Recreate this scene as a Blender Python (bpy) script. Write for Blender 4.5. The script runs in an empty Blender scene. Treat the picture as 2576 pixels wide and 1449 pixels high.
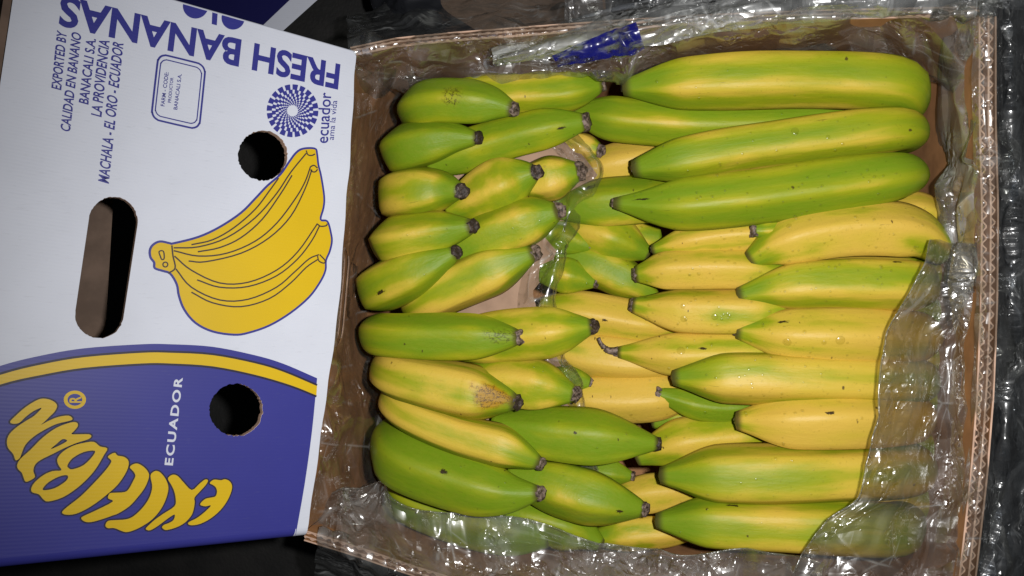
import bpy, bmesh, math, random
import numpy as np
from mathutils import Vector, Matrix
from mathutils.geometry import tessellate_polygon
from mathutils.bvhtree import BVHTree

random.seed(7)
RNG = np.random.default_rng(7)
S = bpy.context.scene
COL = S.collection

# ------------------------------------------------------------------ camera, world, flash lamp, exposure
FPX = 2003.0                      # focal length in pixels of a 2576 px wide frame
CX, CY = 1288.0, 724.5
TILT = math.atan(0.136)           # the camera leans a little towards the lid
CAM_H = 0.653
CAM = Vector((0, 0, CAM_H))
ROT = Matrix.Rotation(TILT, 3, 'Y')

cam_d = bpy.data.cameras.new('camera')
cam_d.sensor_width = 36
cam_d.lens = 36 * FPX / 2576
cam_d.clip_start = 0.01
cam_d.clip_end = 100
cam = bpy.data.objects.new('camera', cam_d)
COL.objects.link(cam)
cam.location = CAM
cam.rotation_euler = (0, TILT, 0)
S.camera = cam

W = bpy.data.worlds.new('World')
S.world = W
W.use_nodes = True
W.node_tree.nodes['Background'].inputs[0].default_value = (0.80, 0.90, 1.0, 1)
W.node_tree.nodes['Background'].inputs[1].default_value = 0.018

fl = bpy.data.lights.new('flash', 'SPOT')
fl.energy = 25
fl.color = (1.0, 0.985, 0.97)
fl.shadow_soft_size = 0.010
fl.spot_size = math.radians(128)
fl.spot_blend = 1.0
flash = bpy.data.objects.new('flash', fl)
COL.objects.link(flash)
flash.location = CAM + ROT @ Vector((0.066, 0.018, 0.0))
_aim = CAM + ROT @ Vector(((1860 - CX) / FPX, -(760 - CY) / FPX, -1)) * 0.66
flash.rotation_euler = (_aim - flash.location).to_track_quat('-Z', 'Y').to_euler()

S.view_settings.view_transform = 'Standard'
S.view_settings.look = 'None'
S.view_settings.exposure = 0
S.view_settings.gamma = 1
S.cycles.use_denoising = True
S.cycles.max_bounces = 10
S.cycles.transparent_max_bounces = 24
S.cycles.caustics_reflective = False
S.cycles.caustics_refractive = False
S.cycles.sample_clamp_indirect = 4

# ------------------------------------------------------------------ geometry helpers
def ray(px, py):
    return ROT @ Vector(((px - CX) / FPX, -(py - CY) / FPX, -1))

def P(px, py, d=0.0):
    """where the line of sight of a pixel of the photograph meets the level d metres above the box rim"""
    r = ray(px, py)
    return CAM + r * ((d - CAM_H) / r.z)

def depth(p):
    return -(ROT.transposed() @ (Vector(p) - CAM)).z

def to_px(p):
    q = ROT.transposed() @ (Vector(p) - CAM)
    return CX + FPX * q.x / -q.z, CY - FPX * q.y / -q.z

def tag(o, label=None, cat=None, group=None, kind=None):
    if label: o['label'] = label
    if cat: o['category'] = cat
    if group: o['group'] = group
    if kind: o['kind'] = kind
    return o

def empty(name, loc):
    o = bpy.data.objects.new(name, None)
    o.empty_display_size = 0.02
    COL.objects.link(o)
    o.location = loc
    return o

def origin_of(o):
    v = Vector((0, 0, 0))
    while o is not None:
        v += o.location
        o = o.parent
    return v

def mesh_obj(name, verts, faces, mat, parent=None, loc=None, smooth=False, uvs=None, mats=None, fmat=None):
    """verts in world coordinates; stored relative to the parent's origin or to loc"""
    base = origin_of(parent) if parent is not None else Vector((0, 0, 0))
    l = Vector(loc) - base if loc is not None else Vector((0, 0, 0))
    o_w = base + l
    me = bpy.data.meshes.new(name)
    me.from_pydata([tuple(Vector(v) - o_w) for v in verts], [], faces)
    for m in (mats or [mat]):
        me.materials.append(m)
    if fmat:
        me.polygons.foreach_set('material_index', fmat)
    if smooth:
        me.polygons.foreach_set('use_smooth', [True] * len(me.polygons))
    if uvs is not None:
        ul = me.uv_layers.new(name='UVMap')
        li = np.zeros(len(me.loops), dtype=np.int32)
        me.loops.foreach_get('vertex_index', li)
        ul.data.foreach_set('uv', np.asarray(uvs, dtype=np.float32)[li].ravel())
    me.update()
    o = bpy.data.objects.new(name, me)
    COL.objects.link(o)
    o.location = l
    if parent is not None:
        o.parent = parent
    return o

class MB:
    def __init__(s): s.v, s.f, s.uv = [], [], []
    def add(s, verts, faces, uvs=None):
        n = len(s.v)
        s.v += [Vector(v) for v in verts]
        s.f += [tuple(i + n for i in f) for f in faces]
        s.uv += list(uvs) if uvs is not None else [(v[0], v[1]) for v in s.v[n:]]
    def box8(s, a, h):      # a: four base corners, h: vector to the opposite face
        a = [Vector(x) for x in a]
        s.add(a + [x + h for x in a], [(3, 2, 1, 0), (4, 5, 6, 7), (0, 1, 5, 4), (1, 2, 6, 5), (2, 3, 7, 6), (3, 0, 4, 7)])
    def ribbon(s, pts, w, up):   # a standing strip of thickness w along a polyline, extruded by up
        pts = [Vector(p) for p in pts]
        L, R_ = [], []
        for i, p in enumerate(pts):
            a = pts[max(0, i - 1)]; b = pts[min(len(pts) - 1, i + 1)]
            t = (b - a); n = t.cross(up).normalized()
            k = w / 2
            if 0 < i < len(pts) - 1:
                n1 = (p - a).cross(up).normalized()
                k /= max(0.45, abs(n.dot(n1)))
            L.append(p + n * k); R_.append(p - n * k)
        n = len(pts)
        vs = L + R_ + [x + up for x in L] + [x + up for x in R_]
        fs = []
        for i in range(n - 1):
            fs += [(i, i + 1, n + i + 1, n + i), (2 * n + i, 3 * n + i, 3 * n + i + 1, 2 * n + i + 1),
                   (i, 2 * n + i, 2 * n + i + 1, i + 1), (n + i, n + i + 1, 3 * n + i + 1, 3 * n + i)]
        fs += [(0, n, 3 * n, 2 * n), (n - 1, 3 * n - 1, 4 * n - 1, 2 * n - 1)]
        s.add(vs, fs)
    def build(s, name, mat, parent=None, loc=None, smooth=False):
        return mesh_obj(name, s.v, s.f, mat, parent, loc, smooth, s.uv)

def catmull(pts, n, closed=False):
    pts = [np.asarray(p, float) for p in pts]
    m = len(pts); out = []
    segs = m if closed else m - 1
    for i in range(segs):
        if closed:
            p0, p1, p2, p3 = pts[(i - 1) % m], pts[i], pts[(i + 1) % m], pts[(i + 2) % m]
        else:
            p1, p2 = pts[i], pts[i + 1]
            p0 = pts[i - 1] if i > 0 else 2 * p1 - p2
            p3 = pts[i + 2] if i + 2 < m else 2 * p2 - p1
        for k in range(n):
            t = k / n
            out.append(0.5 * ((2 * p1) + (-p0 + p2) * t + (2 * p0 - 5 * p1 + 4 * p2 - p3) * t * t + (-p0 + 3 * p1 - 3 * p2 + p3) * t ** 3))
    if not closed: out.append(pts[-1])
    return out

def resample(pts, n):
    a = np.asarray([tuple(p) for p in pts], float)
    s = np.concatenate([[0], np.cumsum(np.linalg.norm(np.diff(a, axis=0), axis=1))])
    t = np.linspace(0, s[-1], n)
    return np.stack([np.interp(t, s, a[:, k]) for k in range(a.shape[1])], 1), s[-1]

def fill(loops2, to3, mb, uvscale=1.0):
    """fill outer loop with holes (2-D) and place it through to3(x, y)"""
    vl = [[Vector((p[0], p[1], 0)) for p in l] for l in loops2]
    tris = tessellate_polygon(vl)
    flat = [p for l in loops2 for p in l]
    a = 0
    fs = []
    for t in tris:
        x = [flat[i] for i in t]
        area = (x[1][0] - x[0][0]) * (x[2][1] - x[0][1]) - (x[2][0] - x[0][0]) * (x[1][1] - x[0][1])
        if abs(area) < 1e-12: continue
        fs.append(tuple(t) if area > 0 else (t[0], t[2], t[1]))
    mb.add([to3(p[0], p[1]) for p in flat], fs, [(p[0] * uvscale, p[1] * uvscale) for p in flat])

def plate(loops2, to3, th, mb):
    """a board with holes: face through to3(x, y, 0), back through to3(x, y, -th)"""
    fill(loops2, lambda x, y: to3(x, y, 0.0), mb)
    n0 = len(mb.f)
    fill(loops2, lambda x, y: to3(x, y, -th), mb)
    mb.f[n0:] = [tuple(reversed(f)) for f in mb.f[n0:]]
    for l in loops2:
        n = len(l)
        vs = [to3(p[0], p[1], 0.0) for p in l] + [to3(p[0], p[1], -th) for p in l]
        mb.add(vs, [(i, n + i, n + (i + 1) % n, (i + 1) % n) for i in range(n)], [(p[0], p[1]) for p in l] * 2)

def vnoise(x, y, seed=0):
    """smooth gradient noise, vectorised"""
    xi, yi = np.floor(x).astype(np.int64), np.floor(y).astype(np.int64)
    xf, yf = x - xi, y - yi
    def g(ix, iy):
        h = (ix * 374761393 + iy * 668265263 + seed * 982451653) & 0x7fffffff
        h = ((h ^ (h >> 13)) * 1274126177) & 0x7fffffff
        a = (h & 0xffff) / 65536.0 * 2 * np.pi
        return np.cos(a), np.sin(a)
    u = xf * xf * xf * (xf * (xf * 6 - 15) + 10); v = yf * yf * yf * (yf * (yf * 6 - 15) + 10)
    def d(ox, oy):
        gx, gy = g(xi + ox, yi + oy)
        return gx * (xf - ox) + gy * (yf - oy)
    return ((d(0, 0) * (1 - u) + d(1, 0) * u) * (1 - v) + (d(0, 1) * (1 - u) + d(1, 1) * u) * v) * 1.5

def ridged(x, y, octs, seed):
    a, s, out = 1.0, 1.0, 0
    for k in range(octs):
        out = out + a * (1 - np.abs(vnoise(x * s, y * s, seed + k)) * 2.2)
        a *= 0.5; s *= 2.1
    return out

# ------------------------------------------------------------------ material helpers
class NT:
    def __init__(s, name):
        s.m = bpy.data.materials.new(name); s.m.use_nodes = True
        s.t = s.m.node_tree; s.t.nodes.clear()
        s.out = s.n('ShaderNodeOutputMaterial')
    def n(s, typ, **kw):
        nd = s.t.nodes.new(typ)
        for k, v in kw.items():
            if k.startswith('i_'):
                key = k[2:]
                nd.inputs[int(key) if key.isdigit() else key.replace('_', ' ')].default_value = v
            else: setattr(nd, k, v)
        return nd
    def l(s, a, b): s.t.links.new(a, b); return b
    def math(s, op, a, b=None, clamp=False):
        nd = s.n('ShaderNodeMath', operation=op, use_clamp=clamp)
        for i, x in enumerate((a, b)):
            if x is None: continue
            if isinstance(x, (int, float)): nd.inputs[i].default_value = x
            else: s.l(x, nd.inputs[i])
        return nd.outputs[0]
    def smooth(s, x, lo, hi, a=0.0, b=1.0):
        nd = s.n('ShaderNodeMapRange', interpolation_type='SMOOTHSTEP')
        nd.inputs[1].default_value = lo; nd.inputs[2].default_value = hi
        nd.inputs[3].default_value = a; nd.inputs[4].default_value = b
        s.l(x, nd.inputs[0]); return nd.outputs[0]
    def mix(s, f, a, b):
        nd = s.n('ShaderNodeMix', data_type='RGBA')
        for i, x in ((0, f), (6, a), (7, b)):
            if isinstance(x, (int, float)): nd.inputs[i].default_value = x
            elif isinstance(x, tuple): nd.inputs[i].default_value = (*x, 1)
            else: s.l(x, nd.inputs[i])
        return nd.outputs[2]
    def noise(s, vec, scale, detail=2, rough=0.5, **kw):
        nd = s.n('ShaderNodeTexNoise', **kw)
        nd.inputs['Scale'].default_value = scale; nd.inputs['Detail'].default_value = detail
        nd.inputs['Roughness'].default_value = rough
        if vec is not None: s.l(vec, nd.inputs['Vector'])
        return nd.outputs['Fac']
    def mapping(s, vec, scale):
        nd = s.n('ShaderNodeMapping'); nd.inputs['Scale'].default_value = scale
        s.l(vec, nd.inputs['Vector']); return nd.outputs[0]
    def bump(s, h, strength, dist=0.001, normal=None):
        nd = s.n('ShaderNodeBump'); nd.inputs['Strength'].default_value = strength; nd.inputs['Distance'].default_value = dist
        s.l(h, nd.inputs['Height'])
        if normal is not None: s.l(normal, nd.inputs['Normal'])
        return nd.outputs[0]
    def principled(s, color, rough, normal=None, spec=0.5, **kw):
        b = s.n('ShaderNodeBsdfPrincipled')
        for k, x in (('Base Color', color), ('Roughness', rough), ('Specular IOR Level', spec)):
            if isinstance(x, (int, float)): b.inputs[k].default_value = x
            elif isinstance(x, tuple): b.inputs[k].default_value = (*x, 1)
            else: s.l(x, b.inputs[k])
        for k, v in kw.items(): b.inputs[k.replace('_', ' ')].default_value = v
        if normal is not None: s.l(normal, b.inputs['Normal'])
        return b.outputs[0]
    def done(s, sh):
        s.l(sh, s.out.inputs['Surface']); return s.m

def m_kraft(name, col, scale=1.0):
    t = NT(name)
    pos = t.n('ShaderNodeNewGeometry').outputs['Position']
    n1 = t.noise(pos, 35 * scale, 4, 0.6)
    n2 = t.noise(t.mapping(pos, (300, 300, 60)), 6, 3)
    c = t.mix(t.smooth(n1, 0.3, 0.7), tuple(x * 0.78 for x in col), tuple(min(1, x * 1.18) for x in col))
    c = t.mix(t.math('MULTIPLY', n2, 0.25), c, tuple(x * 0.6 for x in col))
    nrm = t.bump(n2, 0.25, 0.0006)
    return t.done(t.principled(c, 0.75, nrm, 0.25))

def m_board_print(name, col, rough=0.5, wear=0.12):
    """coated corrugated board with ink on it: faint flute lines and rubbed specks"""
    t = NT(name)
    pos = t.n('ShaderNodeNewGeometry').outputs['Position']
    n1 = t.noise(pos, 14, 3, 0.6)
    n2 = t.noise(t.mapping(pos, (40, 260, 40)), 3, 4, 0.6)
    uv = t.n('ShaderNodeUVMap').outputs[0]
    wv = t.n('ShaderNodeTexWave', wave_type='BANDS', bands_direction='Y')
    wv.inputs['Scale'].default_value = 130; wv.inputs['Distortion'].default_value = 0.8
    t.l(uv, wv.inputs['Vector'])
    c = t.mix(t.smooth(n1, 0.25, 0.75), tuple(x * 0.93 for x in col), col)
    c = t.mix(t.math('MULTIPLY', t.smooth(n2, 0.58, 0.76), wear), c, tuple(0.35 * x + 0.12 for x in col))
    c = t.mix(t.math('MULTIPLY', wv.outputs['Fac'], 0.025), c, tuple(x * 0.75 for x in col))
    nrm = t.bump(wv.outputs['Fac'], 0.05, 0.0003)
    return t.done(t.principled(c, rough, nrm, 0.3))

def m_film(name, haze=0.15, tint=(0.93, 0.95, 0.93), r1=0.13, crumple=1.0, gloss=1.0, droplets=0.5):
    t = NT(name)
    pos = t.n('ShaderNodeNewGeometry').outputs['Position']
    uv = t.n('ShaderNodeUVMap').outputs[0]
    def facets(vec, scale, stretch, wobble=0.25):
        """flat tilted pieces between straight folds"""
        m = t.mapping(vec, stretch)
        dn = t.n('ShaderNodeTexNoise'); dn.inputs['Scale'].default_value = scale * 0.6; dn.inputs['Detail'].default_value = 1
        t.l(m, dn.inputs['Vector'])
        va = t.n('ShaderNodeVectorMath', operation='MULTIPLY_ADD'); t.l(dn.outputs['Color'], va.inputs[0])
        va.inputs[1].default_value = (wobble / scale,) * 3; t.l(m, va.inputs[2])
        v = t.n('ShaderNodeTexVoronoi', feature='F1'); v.inputs['Scale'].default_value = scale; t.l(va.outputs[0], v.inputs['Vector'])
        c = t.n('ShaderNodeSeparateColor'); t.l(v.outputs['Color'], c.inputs[0])
        e = t.n('ShaderNodeTexVoronoi', feature='DISTANCE_TO_EDGE'); e.inputs['Scale'].default_value = scale; t.l(va.outputs[0], e.inputs['Vector'])
        o = t.math('MULTIPLY', t.math('MULTIPLY', e.outputs['Distance'], 1.0 / scale), t.math('SUBTRACT', t.math('MULTIPLY', c.outputs[0], 2.0), 0.8))
        return o, t.smooth(e.outputs['Distance'], 0.0, 0.035, 1, 0)
    f1, e1 = facets(uv, 21, (1, 0.6, 1), 0.2)
    f2, e2 = facets(uv, 48, (0.35, 1, 1), 0.8)
    f4, e4 = facets(uv, 34, (1, 0.30, 1), 0.3)
    f3, e3 = facets(uv, 190, (1, 1, 1), 0.5)
    gate = t.smooth(t.noise(t.mapping(uv, (1, 1.7, 1)), 20, 3), 0.49, 0.57)
    egate = t.smooth(t.noise(uv, 31, 2), 0.50, 0.62)
    soft = t.noise(uv, 16, 2, 0.5)
    fine = t.noise(pos, 420, 2, 0.6)
    dv = t.n('ShaderNodeTexVoronoi', feature='F1'); dv.inputs['Scale'].default_value = 150
    t.l(pos, dv.inputs['Vector'])
    dsep = t.n('ShaderNodeSeparateColor'); t.l(dv.outputs['Color'], dsep.inputs[0])
    rad = t.math('ADD', t.math('MULTIPLY', dsep.outputs[1], 0.20), 0.10)
    drop = t.math('MULTIPLY', t.smooth(t.math('DIVIDE', dv.outputs['Distance'], rad), 0.3, 1.0, 1, 0), t.math('GREATER_THAN', dsep.outputs[0], 0.80))
    # heights in metres: slope of a facet is about its tilt
    h = t.math('ADD', t.math('MULTIPLY', f1, 0.75 * crumple), t.math('ADD', t.math('MULTIPLY', f2, 0.42 * crumple), t.math('MULTIPLY', f4, 0.36 * crumple)))
    h = t.math('ADD', h, t.math('MULTIPLY', t.math('MULTIPLY', f3, gate), 1.25 * crumple))
    h = t.math('ADD', h, t.math('MULTIPLY', soft, 0.010 * crumple))
    h = t.math('ADD', h, t.math('MULTIPLY', t.math('MULTIPLY', fine, gate), 0.0004))
    c1 = t.math('MULTIPLY', t.math('MAXIMUM', e1, t.math('MULTIPLY', e2, 0.7)), egate)
    c3 = t.math('MULTIPLY', e3, egate)
    nrm = t.bump(h, 1.0, 1.0)
    nrm = t.bump(drop, droplets, 0.0012, nrm)
    fr = t.n('ShaderNodeFresnel'); fr.inputs['IOR'].default_value = 1.48; t.l(nrm, fr.inputs['Normal'])
    fac = t.math('MINIMUM', t.math('MULTIPLY', fr.outputs[0], 3.2 * gloss), 0.34)
    g1 = t.n('ShaderNodeBsdfGlossy'); g1.inputs['Roughness'].default_value = r1; t.l(nrm, g1.inputs['Normal'])
    g2 = t.n('ShaderNodeBsdfGlossy'); g2.inputs['Roughness'].default_value = 0.40; t.l(nrm, g2.inputs['Normal'])
    gm = t.n('ShaderNodeMixShader'); gm.inputs[0].default_value = 0.28; t.l(g1.outputs[0], gm.inputs[1]); t.l(g2.outputs[0], gm.inputs[2])
    tr = t.n('ShaderNodeBsdfTransparent'); tr.inputs[0].default_value = (*tint, 1)
    df = t.n('ShaderNodeBsdfDiffuse'); df.inputs[0].default_value = (0.80, 0.82, 0.82, 1); t.l(nrm, df.inputs['Normal'])
    tl = t.n('ShaderNodeBsdfTranslucent'); tl.inputs[0].default_value = (0.80, 0.82, 0.80, 1)
    dm = t.n('ShaderNodeMixShader'); dm.inputs[0].default_value = 0.4; t.l(df.outputs[0], dm.inputs[1]); t.l(tl.outputs[0], dm.inputs[2])
    hz = t.noise(uv, 20, 4, 0.62)
    hf = t.smooth(hz, 0.38, 0.72, haze * 0.4, haze * 1.8)
    hf = t.math('ADD', hf, t.math('MULTIPLY', t.math('MAXIMUM', c1, t.math('MULTIPLY', c3, gate)), 0.20 + haze * 0.5))
    hf = t.math('ADD', hf, t.math('MULTIPLY', drop, 0.05), True)
    m1 = t.n('ShaderNodeMixShader'); t.l(hf, m1.inputs[0]); t.l(tr.outputs[0], m1.inputs[1]); t.l(dm.outputs[0], m1.inputs[2])
    m2 = t.n('ShaderNodeMixShader'); t.l(fac, m2.inputs[0]); t.l(m1.outputs[0], m2.inputs[1]); t.l(gm.outputs[0], m2.inputs[2])
    return t.done(m2.outputs[0])

def m_peel():
    t = NT('banana_peel')
    uv = t.n('ShaderNodeUVMap').outputs[0]
    sp = t.n('ShaderNodeSeparateXYZ'); t.l(uv, sp.inputs[0])
    u, v = sp.outputs[0], sp.outputs[1]           # u runs along the banana to its tip, v round it
    def attr(nm): 
        a = t.n('ShaderNodeAttribute', attribute_type='OBJECT', attribute_name=nm); return a.outputs['Fac']
    green, seed = attr('greenness'), attr('seed')
    cmb = t.n('ShaderNodeCombineXYZ'); t.l(u, cmb.inputs[0]); t.l(v, cmb.inputs[1]); t.l(seed, cmb.inputs[2])
    vec = cmb.outputs[0]
    n1 = t.noise(t.mapping(vec, (2.6, 3.2, 1)), 1.0, 3, 0.5)
    n2 = t.noise(t.mapping(vec, (5.0, 16.0, 1)), 1.0, 3, 0.55)
    n3 = t.noise(t.mapping(vec, (30.0, 40.0, 1)), 1.0, 3, 0.6)
    ends = t.math('ADD', t.smooth(u, 0.80, 0.99, 0, 0.52), t.smooth(u, 0.04, 0.36, 0.46, 0))
    rid = t.math('MULTIPLY', t.math('COSINE', t.math('ADD', t.math('MULTIPLY', v, 10 * math.pi), t.math('MULTIPLY', attr('ridge'), 1.0))), 0.15)
    G = t.math('ADD', green, ends)
    G = t.math('ADD', G, t.math('MULTIPLY', t.math('SUBTRACT', n1, 0.5), 1.15))
    G = t.math('ADD', G, t.math('MULTIPLY', t.math('SUBTRACT', n2, 0.5), 0.50))
    G = t.math('ADD', G, rid)
    g = t.smooth(G, 0.0, 1.15)
    c = t.n('ShaderNodeValToRGB')
    e = c.color_ramp.elements
    e[0].position = 0.0; e[0].color = (0.60, 0.395, 0.060, 1)
    e[1].position = 1.0; e[1].color = (0.150, 0.245, 0.007, 1)
    k = c.color_ramp.elements.new(0.30); k.color = (0.53, 0.39, 0.040, 1)
    k = c.color_ramp.elements.new(0.62); k.color = (0.285, 0.31, 0.008, 1)
    t.l(g, c.inputs[0])
    col = t.mix(t.math('MULTIPLY', t.math('SUBTRACT', n3, 0.35), 0.22), c.outputs[0], (0.42, 0.30, 0.05))
    pores = t.smooth(t.noise(t.mapping(vec, (150, 60, 1)), 1, 2, 0.6), 0.60, 0.74)
    col = t.mix(t.math('MULTIPLY', pores, 0.22), col, (0.12, 0.10, 0.008))
    # small bruises and scratches
    vo = t.n('ShaderNodeTexVoronoi', feature='F1'); t.l(t.mapping(vec, (26, 9, 1)), vo.inputs['Vector']); vo.inputs['Scale'].default_value = 1
    rs = t.n('ShaderNodeSeparateColor'); t.l(vo.outputs['Color'], rs.inputs[0])
    wob = t.math('ADD', vo.outputs['Distance'], t.math('MULTIPLY', t.math('SUBTRACT', t.noise(t.mapping(vec, (160, 60, 1)), 1, 3), 0.5), 0.22))
    spot = t.math('MULTIPLY', t.smooth(wob, 0.05, 0.13, 1, 0), t.math('GREATER_THAN', rs.outputs[0], 0.88))
    scr = t.math('MULTIPLY', t.smooth(t.noise(t.mapping(vec, (9, 95, 1)), 1, 4, 0.65), 0.665, 0.75), 0.6)
    mark = t.math('MAXIMUM', spot, scr)
    col = t.mix(t.math('MULTIPLY', mark, 0.85), col, (0.045, 0.022, 0.008))
    # one larger scar where the banana has one
    su, sv, sr = attr('scar_u'), attr('scar_v'), attr('scar_r')
    du = t.math('DIVIDE', t.math('SUBTRACT', u, su), 1.0); dv = t.math('MULTIPLY', t.math('SUBTRACT', v, sv), 0.75)
    dist = t.math('SQRT', t.math('ADD', t.math('MULTIPLY', du, du), t.math('MULTIPLY', dv, dv)))
    dist = t.math('ADD', dist, t.math('MULTIPLY', t.math('SUBTRACT', t.noise(t.mapping(vec, (14, 9, 1)), 1, 3, 0.6), 0.5), 0.12))
    near = t.smooth(t.math('DIVIDE', dist, t.math('MAXIMUM', sr, 0.0001)), 0.45, 1.0, 1, 0)
    near = t.math('MULTIPLY', near, t.math('GREATER_THAN', sr, 0.001))
    vein = t.smooth(t.math('ABSOLUTE', t.math('SUBTRACT', t.noise(t.mapping(vec, (26, 20, 1)), 1, 4, 0.7), 0.5)), 0.0, 0.036, 1, 0)
    col = t.mix(t.math('MULTIPLY', near, attr('scar_tan')), col, (0.36, 0.145, 0.003))
    col = t.mix(t.math('MULTIPLY', near, t.math('MULTIPLY', vein, 0.95)), col, (0.030, 0.010, 0.003))
    ku, kv, kr = attr('mark_u'), attr('mark_v'), attr('mark_r')
    du = t.math('MULTIPLY', t.math('SUBTRACT', u, ku), 0.75); dv = t.math('MULTIPLY', t.math('SUBTRACT', v, kv), 1.3)
    dist = t.math('ADD', t.math('SQRT', t.math('ADD', t.math('MULTIPLY', du, du), t.math('MULTIPLY', dv, dv))), t.math('MULTIPLY', t.math('SUBTRACT', t.noise(t.mapping(vec, (70, 60, 1)), 1, 4, 0.75), 0.5), 0.055))
    mk = t.math('MULTIPLY', t.smooth(t.math('DIVIDE', dist, t.math('MAXIMUM', kr, 0.0001)), 0.5, 1.0, 1, 0), t.math('GREATER_THAN', kr, 0.001))
    col = t.mix(t.math('MULTIPLY', mk, 0.95), col, (0.020, 0.009, 0.005))
    # dark rim where the peel meets the dried tip
    col = t.mix(t.smooth(u, 0.968, 0.998, 0, 0.85), col, (0.07, 0.05, 0.02))
    h = t.math('ADD', n3, t.math('MULTIPLY', n2, 2.0))
    nrm = t.bump(h, 0.20, 0.0014)
    rough = t.math('ADD', 0.40, t.math('MULTIPLY', n1, 0.16))
    return t.done(t.principled(col, rough, nrm, 0.25))

def m_tip():
    t = NT('dried_tip')
    pos = t.n('ShaderNodeNewGeometry').outputs['Position']
    n = t.noise(pos, 260, 4, 0.65)
    rnd = t.n('ShaderNodeObjectInfo').outputs['Random']
    c = t.mix(t.smooth(t.math('SUBTRACT', n, t.math('MULTIPLY', t.math('GREATER_THAN', rnd, 0.55), 0.14)), 0.35, 0.68), (0.026, 0.016, 0.011), (0.25, 0.18, 0.145))
    return t.done(t.principled(c, 0.55, t.bump(n, 0.6, 0.002), 0.4))

M = dict(
    kraft=m_kraft('kraft_board', (0.40, 0.195, 0.082)),
    edge=m_kraft('board_edge', (0.56, 0.37, 0.27)),
    pad=m_kraft('kraft_paper', (0.34, 0.22, 0.150), 0.6),
    white=m_board_print('white_board', (0.63, 0.655, 0.745), 0.5, 0.22),
    blue=m_board_print('blue_ink', (0.036, 0.038, 0.245), 0.45, 0.10),
    yellow=m_board_print('yellow_ink', (0.66, 0.435, 0.006), 0.45, 0.06),
    line=m_board_print('dark_ink', (0.050, 0.032, 0.030), 0.5, 0.0),
    shadowline=m_board_print('black_ink', (0.022, 0.018, 0.040), 0.5, 0.0),
    film=m_film('clear_film', 0.075, (0.90, 0.91, 0.88), 0.21),
    film_low=m_film('clear_film_bunched', 0.15, (0.86, 0.86, 0.83), 0.22, 1.1, 1.1, 0.8),
    film_wall=m_film('clear_film_cloudy', 0.24, (0.86, 0.87, 0.80), 0.24, 0.8, 0.8, 0.8),
    film_roll=m_film('clear_film_layers', 0.34, (0.84, 0.85, 0.84), 0.22, 1.0, 1.1, 0.8),
    film_flap=m_film('clear_film_wet', 0.085, (0.77, 0.74, 0.66), 0.20, 1.1, 1.5, 1.0),
    film_thin=m_film('clear_film_thin', 0.014, (0.93, 0.92, 0.90), 0.21, 0.6, 0.7, 0.3),
    film_out=m_film('clear_film_outside', 0.060, (0.85, 0.88, 0.92), 0.22, 1.2, 1.6, 1.0),
    peel=m_peel(), tip=m_tip(),
)

def m_ground():
    t = NT('dark_floor')
    pos = t.n('ShaderNodeNewGeometry').outputs['Position']
    n = t.noise(pos, 18, 6, 0.65); n2 = t.noise(pos, 240, 3, 0.6)
    c = t.mix(t.smooth(n, 0.3, 0.7), (0.012, 0.012, 0.012), (0.022, 0.021, 0.020))
    return t.done(t.principled(c, 0.7, t.bump(n2, 0.4, 0.002), 0.3))

def m_black_bag():
    t = NT('black_plastic')
    pos = t.n('ShaderNodeNewGeometry').outputs['Position']
    n = t.noise(pos, 40, 5, 0.6, noise_type='RIDGED_MULTIFRACTAL'); n2 = t.noise(pos, 300, 2)
    sp = t.smooth(n2, 0.74, 0.78)
    c = t.mix(sp, (0.014, 0.015, 0.018), (0.18, 0.19, 0.2))
    return t.done(t.principled(c, 0.45, t.bump(n, 0.25, 0.003), 0.3))

def m_print_film():
    t = NT('blue_printed_film')
    uv = t.n('ShaderNodeUVMap').outputs[0]
    n = t.noise(t.mapping(uv, (1, 2.2, 1)), 48, 4, 0.62); r = t.noise(uv, 55, 4, 0.6, noise_type='RIDGED_MULTIFRACTAL')
    nrm = t.bump(r, 0.5, 0.005)
    b = t.principled((0.006, 0.007, 0.11), 0.25, nrm, 0.5)
    tr = t.n('ShaderNodeBsdfTransparent'); tr.inputs[0].default_value = (0.75, 0.78, 0.95, 1)
    ms = t.n('ShaderNodeMixShader'); t.l(t.math('MULTIPLY', t.smooth(n, 0.38, 0.52), 0.93), ms.inputs[0]); t.l(tr.outputs[0], ms.inputs[1]); t.l(b, ms.inputs[2])
    return t.done(ms.outputs[0])

def m_drop():
    t = NT('water')
    fr = t.n('ShaderNodeFresnel'); fr.inputs['IOR'].default_value = 1.33
    g = t.n('ShaderNodeBsdfGlossy'); g.inputs['Roughness'].default_value = 0.20
    tr = t.n('ShaderNodeBsdfTransparent'); tr.inputs[0].default_value = (0.95, 0.95, 0.88, 1)
    ms = t.n('ShaderNodeMixShader'); t.l(t.math('MINIMUM', t.math('MULTIPLY', fr.outputs[0], 2.0), 0.10), ms.inputs[0]); t.l(tr.outputs[0], ms.inputs[1]); t.l(g.outputs[0], ms.inputs[2])
    return t.done(ms.outputs[0])

M['inner'] = m_kraft('grey_brown_board', (0.17, 0.115, 0.085))
M.update(ground=m_ground(), bag=m_black_bag(), printfilm=m_print_film(), water=m_drop())

# ------------------------------------------------------------------ ground
GZ = -0.27
g = mesh_obj('ground', [(-4, -4, GZ), (4, -4, GZ), (4, 4, GZ), (-4, 4, GZ)], [(0, 1, 2, 3)], M['ground'])
tag(g, kind='structure')

# ------------------------------------------------------------------ the open banana box
box = empty('banana_box', P(1500, 740, -0.25))
tag(box, 'open brown corrugated cardboard box full of bananas and lined with clear film', 'box')
DOWN = Vector((0, 0, -1))

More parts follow.
